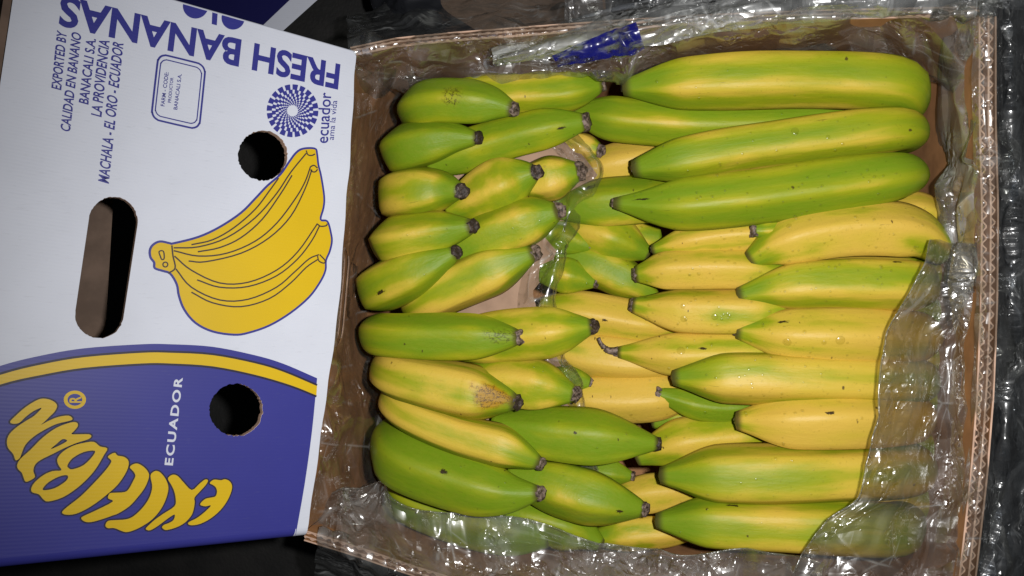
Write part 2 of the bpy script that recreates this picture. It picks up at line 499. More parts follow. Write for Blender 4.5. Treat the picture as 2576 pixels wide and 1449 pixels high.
RIM = {   # inner edge of the rim, in the photograph's lines of sight at rim level
    'left': [(884, 142), (866, 330), (846, 560), (826, 790), (803, 1040), (770, 1334)],
    'top': [(884, 142), (1000, 118), (1150, 104), (1310, 92), (1500, 78), (1750, 62), (2000, 52), (2240, 46), (2462, 42)],
    'right': [(2462, 42), (2462, 300), (2468, 520), (2466, 760), (2456, 1000), (2440, 1200), (2412, 1449), (2398, 1540)],
    'bottom': [(770, 1334), (900, 1374), (1040, 1422), (1151, 1456), (1400, 1494), (1800, 1520), (2398, 1540)],
}
RIMW = {k: [P(x, y, 0) for x, y in v] for k, v in RIM.items()}
CEN = P(1650, 740, 0)

def outward(pts, i):
    a = pts[max(0, i - 1)]; b = pts[min(len(pts) - 1, i + 1)]
    n = (b - a).cross(Vector((0, 0, 1))).normalized()
    if n.dot(pts[i] - CEN) < 0: n.negate()
    return n

def offset(pts, k):
    return [p + outward(pts, i) * k for i, p in enumerate(pts)]

def wall(side, layer, pitch, hole=None):
    base, length = resample(RIMW[side], 40)
    base = [Vector(p) for p in base]
    depth_ = 0.25
    mb = MB()
    th = 0.0013
    liners = [0.0, layer, 2 * layer]
    for j, k in enumerate(liners):
        pts = offset(base, k + th / 2)
        dz = 0.0012 * math.sin(j * 2.1)
        if hole:
            # flat board with a hand slot: fill in (along, down) coordinates
            p0, p1 = pts[0], pts[-1]
            def to3(x, y, n, pts=pts, k=k):
                f = x / length * (len(pts) - 1); i = min(int(f), len(pts) - 2); q = pts[i].lerp(pts[i + 1], f - i)
                return q + Vector((0, 0, y)) + outward(pts, i) * -(n - 0) 
            xs = np.linspace(0, length, 24)
            outer = [(x, -depth_) for x in xs] + [(x, dz) for x in xs[::-1]]
            plate([outer, hole], to3, th, mb)
        else:
            mb.ribbon([p + Vector((0, 0, dz)) for p in pts], th, DOWN * depth_)
    w = mb.build('wall', M['kraft'], box)
    w.data.materials.append(M['edge'])
    for p_ in w.data.polygons:
        if abs(p_.normal.z) > 0.8: p_.material_index = 1
    fl_ = MB()
    for j in (0, 1):
        n = int(length / pitch)
        zig = []
        for i in range(n * 6 + 1):
            s = i / (n * 6)
            f = s * (len(base) - 1); a = min(int(f), len(base) - 2)
            q = base[a].lerp(base[a + 1], f - a)
            ph = (i / 6 + 0.37 * j) * 2 * math.pi
            amp = (layer - 2 * th) / 2
            w_ = math.asin(0.96 * math.sin(ph)) / 1.287
            zig.append(q + outward(base, a) * (th + amp + j * layer + amp * w_) + Vector((0, 0, -0.0008 - 0.0006 * abs(math.sin(i * 0.7)))))
        fl_.ribbon(zig, 0.0011, DOWN * 0.030)
    f = fl_.build('flutes', M['edge'], w)
    f['kind'] = 'stuff'
    return w

# hand slot in the left end wall, given along the wall and down it
_l, _len = resample(RIMW['left'], 200)
def along_left(y_px):
    ys = [to_px(p)[1] for p in _l]
    return float(np.interp(y_px, ys, np.linspace(0, _len, 200)))
sa, sb = along_left(618), along_left(880)
slot_hole = []
r_ = 0.016; zc = -0.028
for a in np.linspace(-90, 90, 12): slot_hole.append((sb - r_ + r_ * math.cos(math.radians(a)), zc + r_ * math.sin(math.radians(a))))
for a in np.linspace(90, 270, 12): slot_hole.append((sa + r_ + r_ * math.cos(math.radians(a)), zc + r_ * math.sin(math.radians(a))))
wall('left', 0.0040, 0.0078, slot_hole)
wall('top', 0.0036, 0.0074)
wall('right', 0.0060, 0.0088)
wall('bottom', 0.0042, 0.0078)
fl2 = MB()
fl2.ribbon([P(1500, 20, 0) + Vector((0, 0, -0.235)), P(1500, 1500, 0) + Vector((0, 0, -0.235))], 0.5, Vector((0, 0, 0.004)))
fl2.build('base', M['kraft'], box)

# ------------------------------------------------------------------ bananas
PEEL = M['peel']
BANANAS = []
def banana(pts, r, green, label, tip=0.30, tlen=2.0, bend=None, tipup=0.25, tipblack=True, scar=None, tipspine=None, depth_bend=0.06, basef=0.55):
    """pts: (px, py, level) from the stem end to the tip; r: half width in pixels (one value or one per point)"""
    rs = list(r) if isinstance(r, (list, tuple)) else [r] * len(pts)
    pts = [tuple(p) for p in pts]
    ws = [P(*p) for p in pts]
    rw = [depth(w) * k / FPX for w, k in zip(ws, rs)]
    if bend:
        d = (ws[1] - ws[0]); d.z = 0; d.normalize()
        s0 = ws[0] + d * (rw[0] * 0.98 - 0.006)
        extra = [s0 + d * 0.25 * rw[0] + Vector((0, 0, -depth_bend - .012)), s0 + d * 0.02 * rw[0] + Vector((0, 0, -depth_bend * 0.42 - .012))]
        ws = extra + [s0 + d * rw[0] * 0.45 + Vector((0, 0, -0.010))] + [w for w in ws[1:] if (w - ws[0]).dot(d) > rw[0] * 1.6]
        rw = [rw[0] * 0.74, rw[0] * 0.90, rw[0] * 0.985] + rw[len(rw) - (len(ws) - 3):]
    raw = catmull([(*w, q) for w, q in zip(ws, rw)], 14)
    arr, L = resample(raw, 46)
    c, rad = arr[:, :3], arr[:, 3].copy()
    Rm = float(np.max(rad))
    s = np.linspace(0, L, len(c))
    nk = 0.15 if pts[-1][0] > pts[0][0] else 0.45
    x = np.clip((L - s) / (tlen * Rm), 0, 1)
    rad *= tip + (1 - tip) * ((1 - nk) * np.sin(x * np.pi / 2) ** 0.85 + nk * x * x * (3 - 2 * x))
    if bend:
        x = np.clip(s / (0.7 * Rm), 0, 1); rad *= 0.6 + 0.4 * np.sqrt(1 - (1 - x) ** 2)
    else:
        x = np.clip(s / (2.2 * Rm), 0, 1); rad *= basef + (1 - basef) * np.sin(x * np.pi / 2)
    seed = random.random() * 40
    rad *= 1 + 0.018 * np.sin(s / Rm * 1.3 + seed)
    # frames
    T = np.gradient(c, axis=0); T /= np.linalg.norm(T, axis=1)[:, None]
    N = np.zeros_like(T); up = np.array([0.0, 0.0, -1.0]); n = up - T[0] * up.dot(T[0])
    if np.linalg.norm(n) < 0.3: n = np.array([0, 1.0, 0]) - T[0] * T[0][1]
    for i in range(len(T)):
        n = n - T[i] * n.dot(T[i]); n /= np.linalg.norm(n); N[i] = n
    B = np.cross(T, N)
    K = 30
    fade = np.clip((s / L - (0.16 if bend else 0.0)) / 0.25, 0.15, 1) * np.clip((L - s) / (0.9 * Rm), 0.3, 1)
    ph = random.random() * 2 * math.pi
    vs, uvs, fs = [], [], []
    tt = s / L
    for i in range(len(c)):
        for k in range(K + 1):
            a = 2 * math.pi * k / K
            am = (a + ph) % (2 * math.pi / 5) - math.pi / 5
            rid = 0.22 + 0.78 * 0.91 / math.cos(am) * (1 - 0.03 * abs(am) ** 3)
            rid = 1 + (rid - 1) * fade[i]
            q = c[i] + rad[i] * rid * (math.cos(a) * N[i] + math.sin(a) * B[i])
            vs.append(q); uvs.append((tt[i], k / K))
    for i in range(len(c) - 1):
        for k in range(K):
            a = i * (K + 1) + k
            fs.append((a, a + 1, a + K + 2, a + K + 1))
    for end in (0, len(c) - 1):
        vs.append(c[end] + T[end] * (0.25 * rad[end] * (1 if end else -1))); uvs.append((tt[end], 0.5))
        m = len(vs) - 1
        for k in range(K):
            a = end * (K + 1) + k
            fs.append((a, a + 1, m) if end else (a + 1, a, m))
    mid = Vector(c[len(c) // 2])
    o = mesh_obj('banana', vs, fs, PEEL, None, mid, True, uvs)
    tag(o, label, 'banana', 'bananas packed in the box')
    o['greenness'] = float(green) * 0.95 + (0.29 if pts[-1][0] < 1700 and pts[0][0] < 1420 else 0.25); o['seed'] = float(seed)
    sc = scar or (0.0, 0.0, 0.0)
    o['scar_tan'] = 0.75 if 'torn scar' in label else 0.05
    o['mark_u'], o['mark_v'], o['mark_r'] = 0.0, 0.0, 0.0
    o['ridge'] = float(5 * ph + math.pi)
    o['scar_u'], o['scar_v'], o['scar_r'] = (float(x) for x in sc)
    # dried blossom end
    if tipblack:
        e = Vector(c[-1]); d = Vector(T[-1]); d = (d + Vector((0, 0, 1)) * tipup).normalized()
        rt = float(rad[-1]) * (random.uniform(1.0, 1.16) if tipblack is True else tipblack)
        path = [e - d * rt * 0.4, e + d * rt * 0.22, e + d * rt * 0.50]
        rr = [rt * 0.98, rt * 1.0, rt * 0.86]
        if tipspine:
            path = [e - d * rt * 0.3] + [P(*q) for q in tipspine]
            rr = [rt * 0.9] + [rt * f for f in (0.55, 0.32, 0.28)[:len(tipspine)]]
            raw2 = catmull([(*p_, q) for p_, q in zip(path, rr)], 5)
            path = [Vector(p_[:3].tolist()) for p_ in raw2]; rr = [float(p_[3]) for p_ in raw2]
        tv, tf = [], []
        KK = 14
        for i, p_ in enumerate(path):
            t_ = (path[min(i + 1, len(path) - 1)] - path[max(i - 1, 0)]).normalized()
            a1 = t_.orthogonal().normalized(); a2 = t_.cross(a1)
            for k in range(KK):
                a = 2 * math.pi * k / KK
                w_ = rr[i] * (1 + 0.16 * random.uniform(-1, 1) + 0.08 * math.cos(5 * a + seed))
                tv.append(p_ + w_ * (math.cos(a) * a1 + math.sin(a) * a2) + t_ * random.uniform(-.1, .1) * rt)
        for i in range(len(path) - 1):
            for k in range(KK): tf.append((i * KK + k, i * KK + (k + 1) % KK, (i + 1) * KK + (k + 1) % KK, (i + 1) * KK + k))
        lt = (len(path) - 1) * KK
        tv += [tv[lt + k] * 0.45 + path[-1] * 0.55 + d * rt * random.uniform(-0.12, 0.10) for k in range(KK)]
        for k in range(KK): tf.append((lt + k, lt + (k + 1) % KK, lt + KK + (k + 1) % KK, lt + KK + k))
        tv.append(path[-1] - d * rt * 0.28)
        for k in range(KK): tf.append((lt + KK + k, lt + KK + (k + 1) % KK, len(tv) - 1))
        mesh_obj('tip', tv, tf, M['tip'], o, mid, True)
    BANANAS.append(o)
    return o

A, Bd = -0.027, -0.045     # upper and lower fingers of the left hands
banana([(990, 268, A), (1110, 256, A), (1230, 262, A), (1292, 274, A + .006)], [58, 57, 54, 50], 0.72,
       'short dark green banana with scratched skin at the top of the left row', bend=1, tip=0.34, tlen=2.1, scar=(0.55, 0.42, 0.16))
banana([(1080, 255, Bd), (1220, 240, Bd + .004), (1400, 232, Bd + .004), (1515, 214, Bd)], 49, 0.42,
       'yellow green banana half under film behind the scratched dark green one', tip=0.30)
banana([(950, 372, A), (1040, 366, A), (1130, 350, A), (1202, 347, A + .006)], [62, 61, 54, 48], 0.74,
       'short green banana second from the top of the left row', bend=1, tip=0.30, tlen=2.3)
banana([(1080, 420, Bd), (1200, 372, Bd), (1340, 332, Bd + .004), (1472, 306, Bd + .004)], [50, 54, 52, 46], 0.62,
       'long olive green banana whose black tip touches the pale green banana', tip=0.44, tlen=2.2)
banana([(938, 500, A), (1030, 482, A), (1110, 478, A), (1160, 481, A + .010)], [68, 68, 62, 56], 0.42,
       'plump yellow green banana with a round grey tip third down the left edge', bend=1, tip=0.32, tlen=2.0, tipup=1.3)
banana([(1130, 530, Bd), (1220, 485, Bd + .004), (1300, 450, Bd + .006), (1348, 432, Bd + .014)], [60, 67, 68, 60], 0.34,
       'fat yellow banana with a wet black tip in the left row', tip=0.30, tlen=1.5, tipup=1.2)
banana([(1280, 470, Bd - .008), (1370, 450, Bd - .008), (1456, 430, Bd - .004)], [50, 58, 52], 0.22,
       'yellow banana end with a large dull grey tip beside the fold of film', tip=0.42, tlen=1.4, tipup=0.7)
banana([(916, 610, A), (1010, 604, A), (1110, 584, A), (1188, 569, A + .008)], [58, 60, 52, 46], 0.38,
       'short banana green at the back and yellow towards its round tip in the left row', bend=1, tip=0.40, tlen=1.7, tipup=0.9)
banana([(1120, 650, Bd), (1240, 590, Bd + .003), (1340, 552, Bd + .006), (1405, 531, Bd + .012)], [58, 66, 66, 58], 0.40,
       'thick yellow green banana with a pale shiny tip against the brown paper', tip=0.34, tlen=1.6, tipup=1.2)
banana([(888, 742, A), (970, 715, A), (1070, 672, A), (1148, 634, A + .006)], [66, 66, 62, 52], 0.46,
       'short slanting yellow banana green at its tip in the middle of the left edge', bend=1, tip=0.30, tlen=2.2, tipup=0.6)
banana([(1005, 790, Bd), (1110, 735, Bd), (1240, 675, Bd + .004), (1345, 636, Bd + .010)], [50, 62, 68, 58], 0.30,
       'long slanting yellow banana above the bare brown paper', bend=1, tip=0.30, tlen=2.1, tipup=0.9)
banana([(890, 842, A), (1010, 848, A), (1160, 850, A), (1306, 848, A + .006)], [56, 58, 60, 54], 0.60,
       'straight green banana with a black bruise near its black tip', bend=1, tip=0.34, tlen=2.0, tipup=0.7, scar=(0.93, 0.48, 0.16))
banana([(1100, 872, Bd), (1250, 846, Bd), (1390, 834, Bd + .004), (1490, 821, Bd + .006)], [54, 62, 64, 56], 0.36,
       'yellow banana with a square black tip pointing at the middle of the box', tip=0.32, tlen=1.8, tipup=0.8)
banana([(918, 925, A), (1030, 955, A), (1170, 985, A), (1298, 1012, A + .006)], [58, 64, 69, 60], 0.16,
       'pale yellow banana with a brown torn scar beside its black tip', bend=1, tip=0.32, tlen=1.8, tipup=0.8, scar=(0.90, 0.52, 0.17))
banana([(1160, 950, Bd), (1280, 962, Bd), (1370, 975, Bd + .004), (1446, 992, Bd + .008)], [56, 64, 66, 58], 0.30,
       'yellow banana with a dark tip just right of the scarred banana', tip=0.34, tlen=1.7, tipup=0.7)
banana([(948, 1000, A - .004), (1040, 1050, A - .002), (1150, 1094, A), (1270, 1126, A), (1358, 1166, A)], [46, 46, 50, 56, 50], 0.22,
       'curved yellow banana with a green stripe lying on the big dark green one', bend=1, tip=0.30, tlen=2.2, tipup=0.6)
banana([(922, 1098, A - .014), (1030, 1165, A - .012), (1160, 1212, A - .008), (1270, 1240, A - .002), (1358, 1240, A + .004)], [72, 74, 76, 70, 58], 0.74,
       'large dark green banana in the lower left corner of the box', bend=1, tip=0.28, tlen=2.3, tipup=0.4)
banana([(1240, 1070, Bd - .004), (1380, 1092, Bd), (1520, 1105, Bd + .002), (1655, 1116, Bd + .002)], [58, 68, 70, 60], 0.70,
       'fat dark green banana reaching right to a pointed grey tip', tip=0.26, tlen=2.6)
banana([(1280, 1190, Bd - .006), (1400, 1225, Bd - .004), (1520, 1258, Bd), (1618, 1281, Bd)], [58, 70, 72, 62], 0.62,
       'fat green banana below the pointed one with a brown tip at the lower middle', tip=0.30, tlen=2.2, tipup=0.5)
LO = -0.070
banana([(960, 1225, LO), (1060, 1275, LO), (1200, 1318, LO), (1390, 1355, LO + .004)], [52, 56, 62, 56], 0.66,
       'yellow green banana under hazy film along the lower left edge', bend=1, tip=0.36, tlen=1.8, tipup=0.8)
banana([(1220, 1275, LO - .006), (1350, 1305, LO - .004), (1450, 1335, LO - .004), (1515, 1372, LO)], [54, 58, 56, 48], 0.76,
       'green banana peeping out between the lower film and the fat green one', tip=0.3, tipblack=False)

# lower layer in the middle
Q = -0.086
banana([(2180, 290, -.070), (2000, 305, -.068), (1800, 312, -.068), (1600, 305, -.070), (1440, 282, -.076)], [50, 56, 58, 56, 50], 0.66,
       'long pale green banana lying under the top two of the right side', tip=0.4, tipblack=False)
banana([(1380, 352, Q), (1450, 366, Q), (1508, 378, Q + .006)], [34, 36, 33], 0.02,
       'ripe orange yellow banana end with a blue grey tip behind the fold of film', tip=0.5, tlen=1.2, tipup=1.0)
banana([(1450, 440, Q - .012), (1580, 412, Q - .01), (1720, 390, Q - .01)], 58, -0.05,
       'ripe orange banana in the gap left of the second big banana', tip=0.6, tipblack=False)
banana([(1400, 525, Q + .008), (1500, 515, Q + .01), (1620, 505, Q + .01), (1760, 490, Q + .004)], [50, 60, 62, 55], 0.56,
       'bright green banana tucked behind the tip of the darkest right banana', tip=0.5, tipblack=False)
banana([(1360, 575, Q), (1430, 600, Q + .002), (1490, 621, Q + .006)], [50, 50, 44], 0.80,
       'small green banana end with a brown tip right of the plastic fold', tip=0.30, tlen=1.8, tipup=0.5)
banana([(1400, 560, Q - .010), (1500, 588, Q - .004), (1570, 612, Q - .002), (1632, 640, Q - .002)], [54, 62, 64, 52], 0.40,
       'yellow green banana between the small green end and the middle row', tip=0.3, tlen=1.8, tipblack=False)
banana([(1360, 685, Q + .004), (1430, 694, Q + .004), (1498, 712, Q + .006)], [48, 50, 42], 0.58,
       'pale green banana end with a wet dark tip above the yellow one', tip=0.3, tlen=1.8, tipup=0.3)
banana([(1400, 640, Q - .008), (1500, 668, Q - .006), (1580, 705, Q - .004), (1652, 748, Q - .004)], [50, 54, 52, 42], 0.40,
       'slanting yellow green banana running under the middle row', tip=0.3, tipblack=False)
banana([(1360, 775, Q - .006), (1480, 790, Q - .004), (1600, 812, Q - .004), (1720, 830, Q - .004)], [52, 56, 54, 46], 0.04,
       'plain yellow banana with a brown scratch right of the wet film', tip=0.3, tipblack=False)
banana([(1360, 870, Q - .006), (1470, 890, Q - .006), (1600, 905, Q - .004), (1760, 905, Q - .008)], [50, 60, 60, 50], -0.10,
       'smooth yellow banana under the dried flower end of the middle row', tip=0.4, tipblack=False)
banana([(1380, 945, Q + .006), (1440, 955, Q + .006), (1486, 966, Q + .008)], [42, 42, 35], 0.66,
       'small bright green banana end peeping out by a dark tip', tip=0.42, tlen=1.5, tipup=0.3)
banana([(1380, 985, Q - .004), (1500, 1000, Q - .002), (1620, 1000, Q - .002), (1760, 985, Q - .004)], [50, 58, 60, 52], -0.12,
       'pale yellow banana lying across the middle of the lower layer', tip=0.5, tipblack=False)
banana([(1930, 1010, Q + .006), (1850, 1022, Q + .008), (1760, 1018, Q + .01), (1655, 990, Q + .012)], [34, 40, 38, 28], 0.80,
       'thin curved green banana with a squared grey tip below the olive one', tip=0.62, tlen=2.6, tipup=-0.1)
banana([(1930, 1062, Q - .014), (1780, 1058, Q - .012), (1640, 1060, Q - .012)], [34, 36, 34], 0.74,
       'sliver of green banana deep in the gap under the thin curved one', tip=0.5, tipblack=False)
banana([(1980, 1090, Q), (1850, 1098, Q + .002), (1720, 1112, Q + .004), (1600, 1150, Q + .004)], [58, 62, 60, 44], 0.32,
       'lime yellow banana behind the grey pointed tip', tip=0.5, tipblack=False)
banana([(1460, 1170, Q), (1530, 1186, Q), (1590, 1198, Q + .002)], [34, 34, 28], 0.82,
       'small green banana end in the lower gap of the middle', tip=0.4, tlen=1.6, tipup=0.2)
banana([(1540, 1260, Q - .004), (1640, 1242, Q - .004), (1760, 1236, Q - .006)], [48, 50, 48], 0.0,
       'yellow banana behind the brown tip at the lower middle', tip=0.6, tipblack=False)
banana([(1500, 1352, Q + .004), (1600, 1340, Q + .006), (1740, 1332, Q + .004)], [40, 42, 40], 0.16,
       'yellow banana against the bottom film left of the lowest right one', tip=0.6, tipblack=False)
banana([(2140, 590, Q + .004), (2260, 540, Q + .012), (2330, 545, Q + .012), (2378, 590, Q + .01)], [46, 52, 52, 44], 0.06,
       'yellow banana peeping out at the right wall under the darkest one', tip=0.5, tipblack=False)
banana([(2080, 562, -.050), (1980, 574, -.047), (1896, 581, -.044)], [24, 24, 20], 0.50,
       'thin banana end with a black scab below the darkest right banana', tip=0.75, tlen=1.4)
banana([(1660, 600, Q - .02), (1560, 600, Q - .02), (1450, 610, Q - .02)], 50, 0.1,
       'yellow banana showing as a small wedge under the darkest one', tip=0.6, tipblack=False)

for y0, x0, gr, wh in [(690, 1960, .1, 'a gap below the arched banana'), (785, 1950, .2, 'the shaded gap above the shiny wet banana'), (905, 1900, .1, 'the seam above the olive yellow one'), (1010, 1950, .2, 'the seam above the orange yellow one'),
                         (1128, 1900, .1, 'the seam above the long plain yellow one'), (1262, 1850, .2, 'the seam above the lowest right one')]:
    banana([(2360, y0, Q), (2220, y0, Q + .004), (2080, y0, Q + .004), (x0, y0, Q)], 60, gr,
           'yellow banana of the lower layer showing in ' + wh, tip=0.5, tipblack=False)

# right side: bananas whose tips point left
R0 = -0.046
banana([(2350, 258, R0 + .002), (2250, 208, R0 + .004), (2100, 197, R0 + .004), (1900, 197, R0 + .004), (1720, 206, R0), (1568, 220, R0 - .004)], [52, 66, 71, 71, 66, 58], 0.42,
       'topmost big banana of the right side with a yellow flank', bend=1, tip=0.34, tlen=2.3, tipblack=0.55)
banana([(2352, 320, R0), (2230, 325, R0), (2040, 348, R0), (1860, 372, R0), (1720, 398, R0), (1592, 424, R0 - .004)], [50, 60, 62, 60, 58, 52], 0.42,
       'wet yellow green banana second from the top on the right', bend=1, tip=0.42, tlen=2.1, tipblack=0.45)
banana([(2352, 425, R0 + .003), (2230, 446, R0 + .003), (2040, 474, R0 + .003), (1850, 499, R0 + .003), (1680, 514, R0), (1543, 511, R0)], [52, 64, 70, 68, 62, 54], 0.66,
       'darkest green big banana third from the top on the right', bend=1, tip=0.26, tlen=2.7, tipblack=0.8)
banana([(2050, 585, Q + .026), (1900, 588, Q + .026), (1760, 602, Q + .022), (1640, 628, Q + .018)], [40, 42, 42, 34], 0.22,
       'slim yellow banana with green end just below the darkest banana', tip=0.34, tlen=2.6, tipblack=0.7)
banana([(1985, 690, Q + .024), (1850, 678, Q + .026), (1700, 680, Q + .022), (1600, 690, Q + .018)], [48, 52, 50, 42], 0.12,
       'yellow banana with black insect marks and a dark hooked tip', tip=0.50, tlen=1.5, tipblack=0.9)
banana([(2010, 790, Q + .026), (1870, 788, Q + .028), (1710, 785, Q + .022), (1592, 768, Q + .018)], [56, 58, 58, 46], 0.12,
       'yellow banana with water drops and a squared dark tip in the middle row', tip=0.42, tlen=2.2, tipblack=0.9)
banana([(2010, 880, Q + .020), (1850, 886, Q + .024), (1690, 890, Q + .020), (1555, 886, Q + .016)], [50, 52, 53, 44], 0.16,
       'yellow banana with a long dried flower stalk on its green tip', tip=0.34, tlen=2.8, tipspine=[(1528, 880, Q + .018), (1512, 864, Q + .02), (1506, 850, Q + .02)])
banana([(2378, 640, R0 - .006), (2300, 590, R0 - .002), (2180, 578, R0), (2050, 592, R0), (1950, 620, R0 - .002), (1884, 655, R0 - .004)], [60, 66, 68, 66, 60, 51], 0.06,
       'arched yellow banana with a green beak in the upper middle of the right side', tip=0.42, tlen=1.9, tipblack=0.45)
banana([(2385, 728, R0), (2280, 716, R0 + .002), (2130, 712, R0 + .002), (1990, 718, R0), (1856, 744, R0 - .004)], [62, 66, 65, 62, 51], 0.30,
       'yellow banana green along its upper half below the arched one', bend=1, tip=0.40, tlen=2.4, tipblack=0.35)
banana([(2385, 850, R0), (2280, 848, R0 + .002), (2130, 845, R0 + .002), (1990, 843, R0), (1852, 830, R0 - .004)], [66, 71, 71, 68, 54], 0.10,
       'shiny yellow banana with many water drops on the right', bend=1, tip=0.40, tlen=2.1, tipblack=0.7)
banana([(2375, 968, R0), (2280, 962, R0 + .002), (2080, 954, R0 + .002), (1850, 948, R0), (1692, 950, R0 - .004)], [62, 66, 66, 66, 54], 0.28,
       'olive yellow banana reaching furthest left below the shiny one', bend=1, tip=0.36, tlen=2.0, tipblack=0.4)
banana([(2370, 1060, R0), (2280, 1058, R0 + .002), (2120, 1056, R0 + .004), (1980, 1060, R0 + .002), (1852, 1058, R0 - .002)], [68, 73, 74, 71, 54], -0.10,
       'orange yellow banana with one black scratch and a short green beak', bend=1, tip=0.42, tlen=1.9, tipblack=0.4)
banana([(2365, 1192, R0), (2260, 1192, R0 + .002), (2040, 1194, R0 + .002), (1820, 1196, R0), (1660, 1196, R0 - .004)], [71, 74, 75, 74, 60], 0.26,
       'long plain yellow banana with green streaks second from the bottom on the right', bend=1, tip=0.34, tlen=2.0, tipblack=False)
banana([(2350, 1338, R0), (2220, 1335, R0 + .002), (2020, 1326, R0 + .002), (1830, 1318, R0), (1650, 1310, R0 - .004)], [66, 70, 70, 67, 56], 0.40,
       'lowest right banana yellow above and green below beside the bottom film', bend=1, tip=0.34, tlen=2.0, tipblack=False)

# ------------------------------------------------------------------ brown paper pad under the left hands
PADZ = -0.066
edge_r = [(1425, 352), (1470, 395), (1503, 440), (1440, 516), (1415, 590), (1382, 680), (1338, 735), (1352, 780), (1396, 830), (1400, 900), (1422, 940), (1440, 1010), (1440, 1100), (1452, 1180), (1470, 1240)]
er, _ = resample(edge_r, 60)
mbp = MB()
cols = 16
vs, fs, uvs = [], [], []
for i, (x, y) in enumerate(er):
    for j in range(cols):
        f = j / (cols - 1)
        xx = 1120 + (x - 1120) * f; yy = y + (1 - f) * 20 * math.sin(i * 0.3)
        vs.append(P(xx, yy, PADZ - 0.010 * f * f + 0.0016 * math.sin(xx * 0.035) + 0.0014 * math.sin(yy * 0.05 + xx * 0.01)))
        uvs.append((xx / 3000, yy / 3000))
for i in range(len(er) - 1):
    for j in range(cols - 1):
        a = i * cols + j; fs.append((a, a + cols, a + cols + 1, a + 1))
pad = mesh_obj('paper_sheet', vs, fs, M['pad'], None, P(1300, 780, PADZ), True, uvs)
tag(pad, 'brown paper sheet lying between the left bananas and the lower layer', 'paper')

# ------------------------------------------------------------------ clear film liner
liner = empty('film_liner', P(2300, 1000, -0.02))
tag(liner, 'crumpled wet clear plastic film lining the banana box and hanging over its rim', 'plastic film')
FILMS = []

def grid_interp(ctrl, nu, nv):
    """Catmull-Rom through a grid of control points: rows x cols x 3"""
    rows = [catmull(r, nv) for r in ctrl]
    rows = np.array(rows)                        # R x C' x 3
    cols = np.array([catmull(list(rows[:, j]), nu) for j in range(rows.shape[1])])   # C' x R' x 3
    return cols.transpose(1, 0, 2)

def pyramids(x, y, seed):
    """second minus first distance to scattered points: flat tilted pieces meeting in straight folds"""
    xi, yi = np.floor(x).astype(int), np.floor(y).astype(int)
    f1 = np.full(x.shape, 9.0); f2 = np.full(x.shape, 9.0); sg = np.zeros(x.shape)
    for dx in (-1, 0, 1):
        for dy in (-1, 0, 1):
            cx, cy = xi + dx, yi + dy
            hsh = (cx * 73856093 ^ cy * 19349663 ^ seed * 83492791) & 0xffffff
            hsh = (hsh * 1103515245 + 12345) & 0x7fffffff
            px = cx + ((hsh >> 4) & 1023) / 1023; py = cy + ((hsh >> 14) & 1023) / 1023
            d = np.hypot(x - px, y - py); sgn = ((hsh >> 9) & 255) / 128 - 0.8
            m = d < f1
            f2 = np.where(m, f1, np.minimum(f2, d)); sg = np.where(m, sgn, sg); f1 = np.where(m, d, f1)
    return (f2 - f1) * 0.5 * sg

